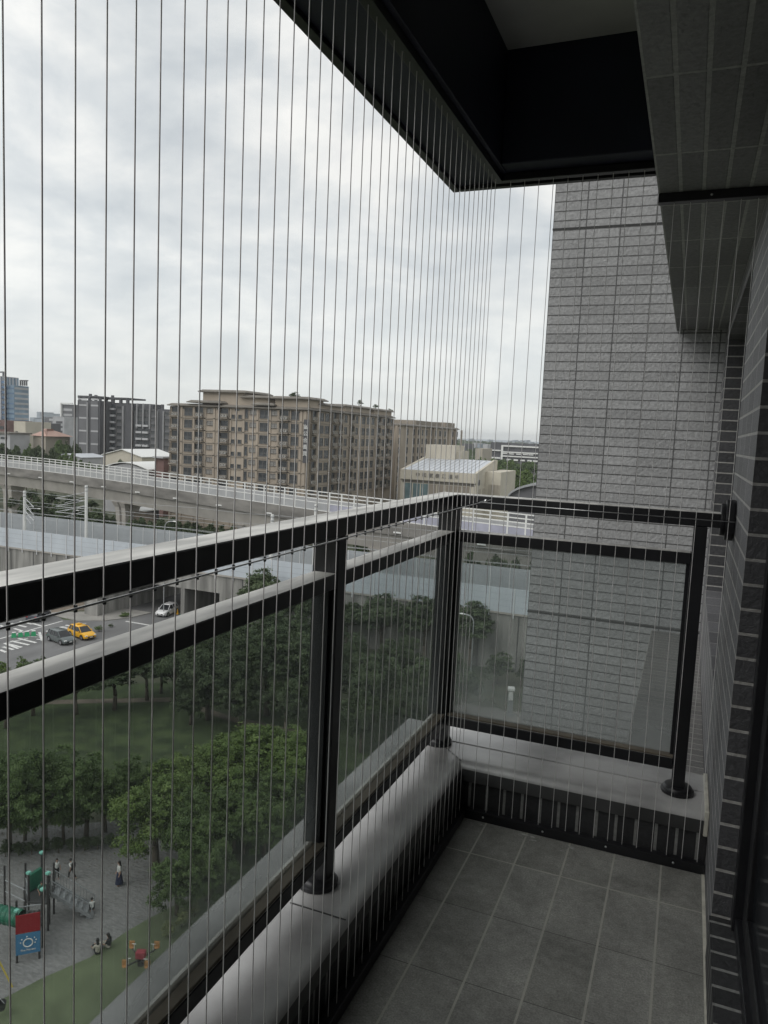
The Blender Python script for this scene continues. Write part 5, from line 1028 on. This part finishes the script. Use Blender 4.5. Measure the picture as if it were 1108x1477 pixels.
def panel(name, m, z0, z1, pushed=.08, parent=None, inset=.02):
    a = Vector((*FP[0], 0))-dv*.05+nv*pushed; c_ = a+dv*(dl+.1); n_ = nv*.05; b = MB(og_); b.prism([((a).x, a.y), (c_.x, c_.y), ((c_+n_).x, (c_+n_).y), ((a+n_).x, (a+n_).y)], z0, z1); return b.build(name, m, parent or PG, bevel=.01)
panel('red_panel', M['red_panel'], -26.27, -25.22); bp_ = panel('blue_panel', M['blue_panel'], -27.5, -26.32)
# ring motif and small marks on the blue panel
pc = Vector((*FP[0], 0))+dv*(dl*.5)+nv*.14; yaw = math.atan2(dv.y, dv.x)
b = MB(og_)
def onp(u, z): return pc+dv*u+Vector((0, 0, z))
for k in range(20):
    a = 2*PI*k/20; a2 = 2*PI*(k+1)/20; b.cyl(onp(.23*math.cos(a), -26.85+.23*math.sin(a)), onp(.23*math.cos(a2), -26.85+.23*math.sin(a2)), .035, 6)
for u, z in ((-.36, -26.8), (-.3, -26.62), (-.05, -26.5), (.32, -26.62), (.4, -26.75), (.35, -26.9)): b.ball(onp(u, z), .04, 6)
b.build('ring_motif', M['white'], bp_)
text_mesh('The Planets', .16, M['white'], bp_, onp(0, -27.25)+nv*.02, (PI/2, 0, yaw), og_)
def deck(pts, z): MB(og_).prism(pts, z-.1, z).build('deck', M['deck_dark'], PG, bevel=.01)
deck([(-30.85, 25.4), (-30.0, 26.1), (-30.55, 26.85), (-31.5, 26.0)], -26.3)
deck([(-31.35, 27.9), (-31.7, 28.5), (-32.2, 29.3), (-33.1, 29.2), (-33.4, 28.2), (-32.4, 27.5)], -26.25)
deck([(-30.6, 26.9), (-31.55, 26.05), (-32.35, 27.45), (-31.4, 27.85)], -26.7)
b = MB(og_); b.box(-33.15, -32.95, 28.2, 29.1, -26.2, -25.2); b.build('green_panel', M['tube_green'], PG)
b = MB(og_)
for (a, c_) in (((-31.5, 25.95), (-30.5, 26.8)), ((-31.72, 28.45), (-31.35, 28.0)), ((-33.3, 28.2), (-32.4, 27.6)), ((-32.2, 29.25), (-33.1, 29.2))):
    A_ = Vector((*a, 0)); B_ = Vector((*c_, 0))
    for z in (-26.1, -25.4): b.cyl(A_+Vector((0, 0, z)), B_+Vector((0, 0, z)), .025, 6)
    for k in range(1, 8): p = A_.lerp(B_, k/8); b.cyl(p+Vector((0, 0, -26.1)), p+Vector((0, 0, -25.4)), .015, 5)
b.build('guard_rail', M['galv'], PG)
# green crawl tube
b = MB(og_); t0 = Vector((-30.95, 25.75, -25.75)); td = Vector((-.98, -.18, .02)).normalized(); rings = []
u_ = td.cross(Vector((0, 0, 1))).normalized(); w_ = td.cross(u_)
for k in range(0, 53):
    s_ = k*.05; r0_ = .43+(.045 if (k//3) % 2 else 0); c_ = t0+td*s_; rings.append([tuple(c_+u_*r0_*math.cos(2*PI*a/20)+w_*r0_*math.sin(2*PI*a/20)) for a in range(20)])
b.loft(rings, caps=False); b.build('crawl_tube', M['tube_green'], PG, smooth='full', fixn=True)
# stairs
sd_ = Vector((.83, .555, 0)).normalized(); sw = Vector((-sd_.y, sd_.x, 0)); s0 = Vector((-31.75, 28.6, -26.25)); run = 2.25; n_ = 7
for k in range(n_):
    z = s0.z-(k+1)*(1.72/(n_)); p = s0+sd_*(run*k/n_); q = p+sd_*(run/n_+.05); b = MB(og_); b.prism([(p.x, p.y), (q.x, q.y), ((q+sw*1.05).x, (q+sw*1.05).y), ((p+sw*1.05).x, (p+sw*1.05).y)], z, z+.05); b.build('step', M['galv'], PG)
for w0 in (0, 1.05):
    a = s0+sw*w0; c_ = a+sd_*run+Vector((0, 0, -1.72)); b = MB(og_); n2 = sw*.03
    b.loft([[tuple(a-n2+Vector((0, 0, -.1))), tuple(a+n2+Vector((0, 0, -.1))), tuple(a+n2+Vector((0, 0, .12))), tuple(a-n2+Vector((0, 0, .12)))], [tuple(c_-n2), tuple(c_+n2), tuple(c_+n2+Vector((0, 0, .2))), tuple(c_-n2+Vector((0, 0, .2)))]]); b.build('stringer', M['galv'], PG, fixn=True)
    b = MB(og_); up_ = Vector((0, 0, .85))
    for hh in (.85, .15): b.cyl(a+Vector((0, 0, hh)), c_+Vector((0, 0, hh)), .025, 6)
    for k in range(15): p = a.lerp(c_, k/14); b.cyl(p+Vector((0, 0, .12)), p+up_, .014 if k not in (0, 14) else .03, 5)
    b.build('handrail', M['galv'], PG)
# climbing bars at the far left
b = MB(og_); 
for z in (-26.2, -26.9): b.cyl((-35.2, 28.4, z), (-33.3, 28.2, z), .03, 6)
b.cyl((-35.2, 28.4, -25.9), (-37.5, 27.5, -25.9), .03, 6); b.cyl((-37.5, 27.5, G), (-37.5, 27.5, -25.4), .05, 6); b.build('climbing_bar', M['galv'], PG)
# spring seesaw with four seats
p = Pz(203, 1392, G); SS = empty('spring_seesaw', (p.x, p.y, G+.01), .35, 'red centred spring seesaw with four orange seats on the green turf', 'seesaw')
b = MB(); b.cyl((0, 0, 0), (0, 0, .35), .22, 12); b.build('spring_base', M['post_brown'], SS); b = MB(); b.box(-.32, .32, -.22, .22, .5, .95); b.build('centre_panel', M['red'], SS, bevel=.04)
for a in (0.9, 2.4, 4.1, 5.4):
    d = Vector((math.cos(a), math.sin(a), 0)); arm = MB().cyl((0, 0, .4), d*1.15+Vector((0, 0, .5)), .05, 8).build('arm', M['post_brown'], SS)
    b = MB(); e_ = d*1.25; b.ball((e_.x, e_.y, .6), .2, 10, sz=(1, 1, .35)); b.box(e_.x-.18, e_.x+.18, e_.y-.05, e_.y+.05, .62, 1.0); b.build('seat', M['orange'], SS, smooth=True); b = MB(); h_ = d*.95; b.cyl((h_.x-.15, h_.y, .95), (h_.x+.15, h_.y, .95), .025, 6); b.cyl((h_.x, h_.y, .5), (h_.x, h_.y, .95), .025, 6); b.build('handle', M['white'], SS)
# swing frame at the left edge
p1 = Pz(18, 1424, G); tp = PD(1, 1384, hd(p1)-1.0); SW = empty('swing_frame', (p1.x-1.5, p1.y-1, G), 0, 'yellow swing frame leg with a hanging bucket seat at the left edge', 'swing'); o_ = SW.location
ap = Vector((p1.x-.95, p1.y-.45, G+2.3)); ap2 = ap+Vector((-2.2, -2.6, 0))
for f_, t_ in (((p1.x, p1.y, G), ap), ((p1.x-1.6, p1.y+.5, G), ap), ((ap2.x+1.0, ap2.y-.4, G), ap2), ((ap2.x-.8, ap2.y+.9, G), ap2)): MB(o_).cyl(f_, t_, .045, 8).build('leg', M['yellow'], SW, smooth=True)
MB(o_).cyl(ap, ap2, .05, 8).build('top_beam', M['orange'], SW)
sp_ = Pz(2, 1452, G+.5); b = MB(o_); b.loft([[(sp_.x+.16*math.cos(2*PI*k/12), sp_.y+.16*math.sin(2*PI*k/12), G+.35) for k in range(12)], [(sp_.x+.25*math.cos(2*PI*k/12), sp_.y+.22*math.sin(2*PI*k/12), G+.75) for k in range(12)]], caps=False); b.cyl((sp_.x, sp_.y, G+.35), (sp_.x, sp_.y, G+.37), .16, 12); seat = b.build('bucket_seat', M['green_plastic'] if False else M['deck_dark'], SW)
b = MB(o_); tb = ap.lerp(ap2, .45)
for s in (-1, 1): b.cyl((sp_.x+s*.2, sp_.y, G+.74), (tb.x+s*.15, tb.y, tb.z), .015, 5)
b.build('chain', M['steel'], SW)
# ================================================================ people
M['skin'] = mat('skin', (.42, .26, .19), .6, var=.05); M['hair'] = mat('hair', (.012, .01, .01), .5); M['cl_white'] = mat('cl_white', (.60, .60, .57), .8, scale=12, var=.08)
M['cl_navy'] = mat('cl_navy', (.02, .025, .06), .85); M['cl_black'] = mat('cl_black', (.02, .02, .022), .85); M['cl_beige'] = mat('cl_beige', (.42, .39, .33), .85); M['cl_green'] = mat('cl_green', (.08, .22, .15), .8)
def remesh(b, name, m, parent, vox):
    o_ = b.build(name, m, parent); md = o_.modifiers.new('r', 'REMESH'); md.mode = 'VOXEL'; md.voxel_size = vox; md.use_smooth_shade = True
    dg = bpy.context.evaluated_depsgraph_get(); me = bpy.data.meshes.new_from_object(o_.evaluated_get(dg)); o_.modifiers.clear(); old = o_.data; o_.data = me; bpy.data.meshes.remove(old)
    me.materials.clear(); me.materials.append(m); return o_
def capsule(b, a, c_, r1, r2): b.cyl(a, c_, r1, 10, r2=r2); b.ball(a, r1, 10); b.ball(c_, r2, 10)
def person(x, y, z, rz, pose, h, top, bottom, lab, skirt=False, hairlong=False, bag=False):
    s = h/1.7; E_ = empty('person', (x, y, z), rz, lab, 'person'); V_ = lambda *a: Vector(a)*s
    # facing +x ; y left
    if pose == 'stand': P = dict(pel=(0, 0, .93), che=(0, 0, 1.28), nek=(.0, 0, 1.46), hed=(.02, 0, 1.60), kl=(.03, .1, .50), kr=(-.02, -.1, .50), al=(0, .11, .08), ar=(-.06, -.11, .08), el=(-.02, .24, 1.12), er=(-.02, -.24, 1.12), wl=(.06, .26, .86), wr=(.12, -.22, .88))
    elif pose == 'walk': P = dict(pel=(0, 0, .92), che=(.08, 0, 1.26), nek=(.12, 0, 1.44), hed=(.18, 0, 1.57), kl=(.22, .1, .52), kr=(-.05, -.1, .48), al=(.26, .1, .09), ar=(-.32, -.1, .16), el=(-.1, .24, 1.14), er=(.16, -.24, 1.12), wl=(-.05, .26, .9), wr=(.34, -.2, 1.0))
    elif pose == 'sit': P = dict(pel=(0, 0, .12), che=(-.03, 0, .48), nek=(.02, 0, .66), hed=(.06, 0, .80), kl=(.40, .13, .34), kr=(.42, -.12, .22), al=(.66, .14, .08), ar=(.80, -.1, .08), el=(.10, .25, .36), er=(.08, -.25, .34), wl=(.30, .2, .30), wr=(.28, -.2, .26))
    else: P = dict(pel=(0, 0, .35), che=(.14, 0, .66), nek=(.24, 0, .82), hed=(.32, 0, .93), kl=(.36, .15, .46), kr=(.36, -.15, .46), al=(.12, .14, .08), ar=(.12, -.14, .08), el=(.36, .24, .55), er=(.36, -.24, .55), wl=(.5, .15, .40), wr=(.5, -.15, .40))
    P = {k: V_(*q) for k, q in P.items()}; rr = lambda q: q*s
    b = MB(); up_ = (P['nek']-P['pel']).normalized(); L_ = Vector((0, 1, 0))
    capsule(b, P['pel'], P['che'], rr(.125), rr(.135)); capsule(b, P['pel']-L_*rr(.05), P['pel']+L_*rr(.05), rr(.12), rr(.12)); capsule(b, P['che']+up_*rr(.06)-L_*rr(.11), P['che']+up_*rr(.06)+L_*rr(.11), rr(.08), rr(.08))
    capsule(b, P['nek']-up_*rr(.06), P['hed'], rr(.055), rr(.05)); b.ball(P['hed']+Vector((0, 0, rr(.02))), rr(.1), 14, sz=(1, .82, 1.18)); b.ball(P['hed']+Vector((rr(.1), 0, 0)), rr(.02), 6, sz=(1.1, .7, 1.2))
    for q in (-1, 1): b.ball(P['hed']+Vector((0, q*rr(.083), 0)), rr(.022), 6, sz=(1, .5, 1.4))
    for sg_, kk_, aa, ee, ww in ((1, 'kl', 'al', 'el', 'wl'), (-1, 'kr', 'ar', 'er', 'wr')):
        hip = P['pel']+L_*sg_*rr(.09); sh = P['che']+up_*rr(.08)+L_*sg_*rr(.17)
        capsule(b, hip, P[kk_], rr(.085), rr(.055)); capsule(b, P[kk_], P[aa], rr(.055), rr(.036)); capsule(b, P[aa]-Vector((0, 0, rr(.04))), P[aa]+Vector((rr(.15), 0, -rr(.045))), rr(.036), rr(.03))
        capsule(b, sh, P[ee], rr(.048), rr(.038)); capsule(b, P[ee], P[ww], rr(.036), rr(.026))
        d = (P[ww]-P[ee]).normalized(); pe = P[ww]+d*rr(.08); capsule(b, P[ww], pe, rr(.028), rr(.034)); sd2 = Vector((1, 0, 0))
        for k in range(4):
            o2_ = sd2*rr(.014)*(k-1.5)*1.1; f1_ = pe+o2_+d*rr(.045-.004*abs(k-1.3)); capsule(b, pe+o2_, f1_, rr(.010), rr(.009)); capsule(b, f1_, f1_+(d*.85+L_*-sg_*.5)*rr(.03), rr(.009), rr(.008))
        th = P[ww]+d*rr(.02)+sd2*rr(.03); capsule(b, th, th+(d+sd2*.7).normalized()*rr(.05), rr(.011), rr(.009))
    remesh(b, 'body', M['skin'], E_, .009)
    b = MB(); b.ball(P['hed']+Vector((-rr(.018), 0, rr(.045))), rr(.108), 14, sz=(1, .92, 1.1))
    if hairlong: capsule(b, P['hed']+Vector((-rr(.06), 0, 0)), P['nek']+Vector((-rr(.09), 0, -rr(.18))), rr(.085), rr(.07))
    remesh(b, 'hair', M['hair'], E_, .014)
    b = MB(); capsule(b, P['pel']+up_*rr(.05), P['che'], rr(.142), rr(.152)); capsule(b, P['che']+up_*rr(.06)-L_*rr(.12), P['che']+up_*rr(.06)+L_*rr(.12), rr(.092), rr(.092))
    for sg_, ee in ((1, 'el'), (-1, 'er')): sh = P['che']+up_*rr(.08)+L_*sg_*rr(.17); capsule(b, sh, sh.lerp(P[ee], .75), rr(.064), rr(.062))
    remesh(b, 'shirt', top, E_, .014)
    b = MB()
    if skirt:
        capsule(b, P['pel'], P['pel']+up_*rr(.06), rr(.15), rr(.145)); b.cyl(P['pel'], (0, 0, rr(.14)), rr(.15), 16, r2=rr(.27))
        remesh(b, 'skirt', bottom, E_, .014)
    else:
        capsule(b, P['pel']-L_*rr(.05), P['pel']+L_*rr(.05), rr(.135), rr(.135))
        for sg_, kk_, aa in ((1, 'kl', 'al'), (-1, 'kr', 'ar')): capsule(b, P['pel']+L_*sg_*rr(.09), P[kk_], rr(.1), rr(.072)); capsule(b, P[kk_], P[kk_].lerp(P[aa], .82), rr(.07), rr(.055))
        remesh(b, 'trousers', bottom, E_, .014)
    if bag: b = MB(); q = P['che']-Vector((rr(.22), 0, 0)); b.box(q.x-rr(.1), q.x+rr(.08), -rr(.15), rr(.15), q.z-rr(.22), q.z+rr(.18)); b.build('backpack', M['cl_black'], E_, bevel=.03)
    return E_
def pz_(px, py, z=G): p = Pz(px, py, z); return p.x, p.y
x, y = pz_(172, 1277); person(x, y, G+.008, -2.2, 'stand', 1.6, M['cl_white'], M['cl_navy'], 'person standing alone on the gravel in a white top and long navy skirt', True, True)
x, y = pz_(141, 1376); person(x, y, G+.02, 2.6, 'sit', 1.6, M['cl_beige'], M['cl_black'], 'person with long dark hair and pale top sitting at the turf edge, back turned', False, True)
x, y = pz_(157, 1367); person(x, y, G+.02, -2.9, 'sit', 1.55, M['cl_black'], M['cl_beige'], 'person in dark top sitting on the turf edge with legs stretched out', False, True)
x, y = pz_(104, 1268); person(x, y, G+.008, PI, 'walk', 1.35, M['cl_white'], M['cl_black'], 'person with a dark backpack walking behind the stair rail', bag=True)
x, y = pz_(82, 1268); person(x, y, G+.008, -.6, 'stand', 1.35, M['cl_white'], M['cl_black'], 'person in a white shirt standing behind the top of the play stairs')
person(-32.3, 28.45, -26.25, -.8, 'crouch', 1.4, M['cl_green'], M['cl_black'], 'person in a green shirt crouching on the upper play deck')
person(-30.9, 26.2, -26.3, -.5, 'crouch', 1.3, M['cl_beige'], M['cl_black'], 'person crouching on the lower deck behind the red panel')
p = s0+sd_*(run-.05)+sw*.5; person(p.x, p.y, G+.12, 2.4, 'crouch', 1.25, M['cl_white'], M['cl_black'], 'person in white bending at the foot of the play stairs')

SS.scale = (.8, .8, .85)

lr = random.Random(12); b = MB()
for k in range(2600):
    x = lr.uniform(-50, -24); y = lr.uniform(31, 52) if lr.random() < .5 else lr.uniform(33.5, 40)
    a = lr.uniform(0, 6.28); s_ = lr.uniform(.03, .09); c_, d_ = math.cos(a)*s_, math.sin(a)*s_; b.quad((x-c_, y-d_, G+.022), (x+d_*.6, y-c_*.6, G+.03), (x+c_, y+d_, G+.022), (x-d_*.6, y+c_*.6, G+.026))
tag(b.build('leaf_litter', M['dirt']), kind='stuff')
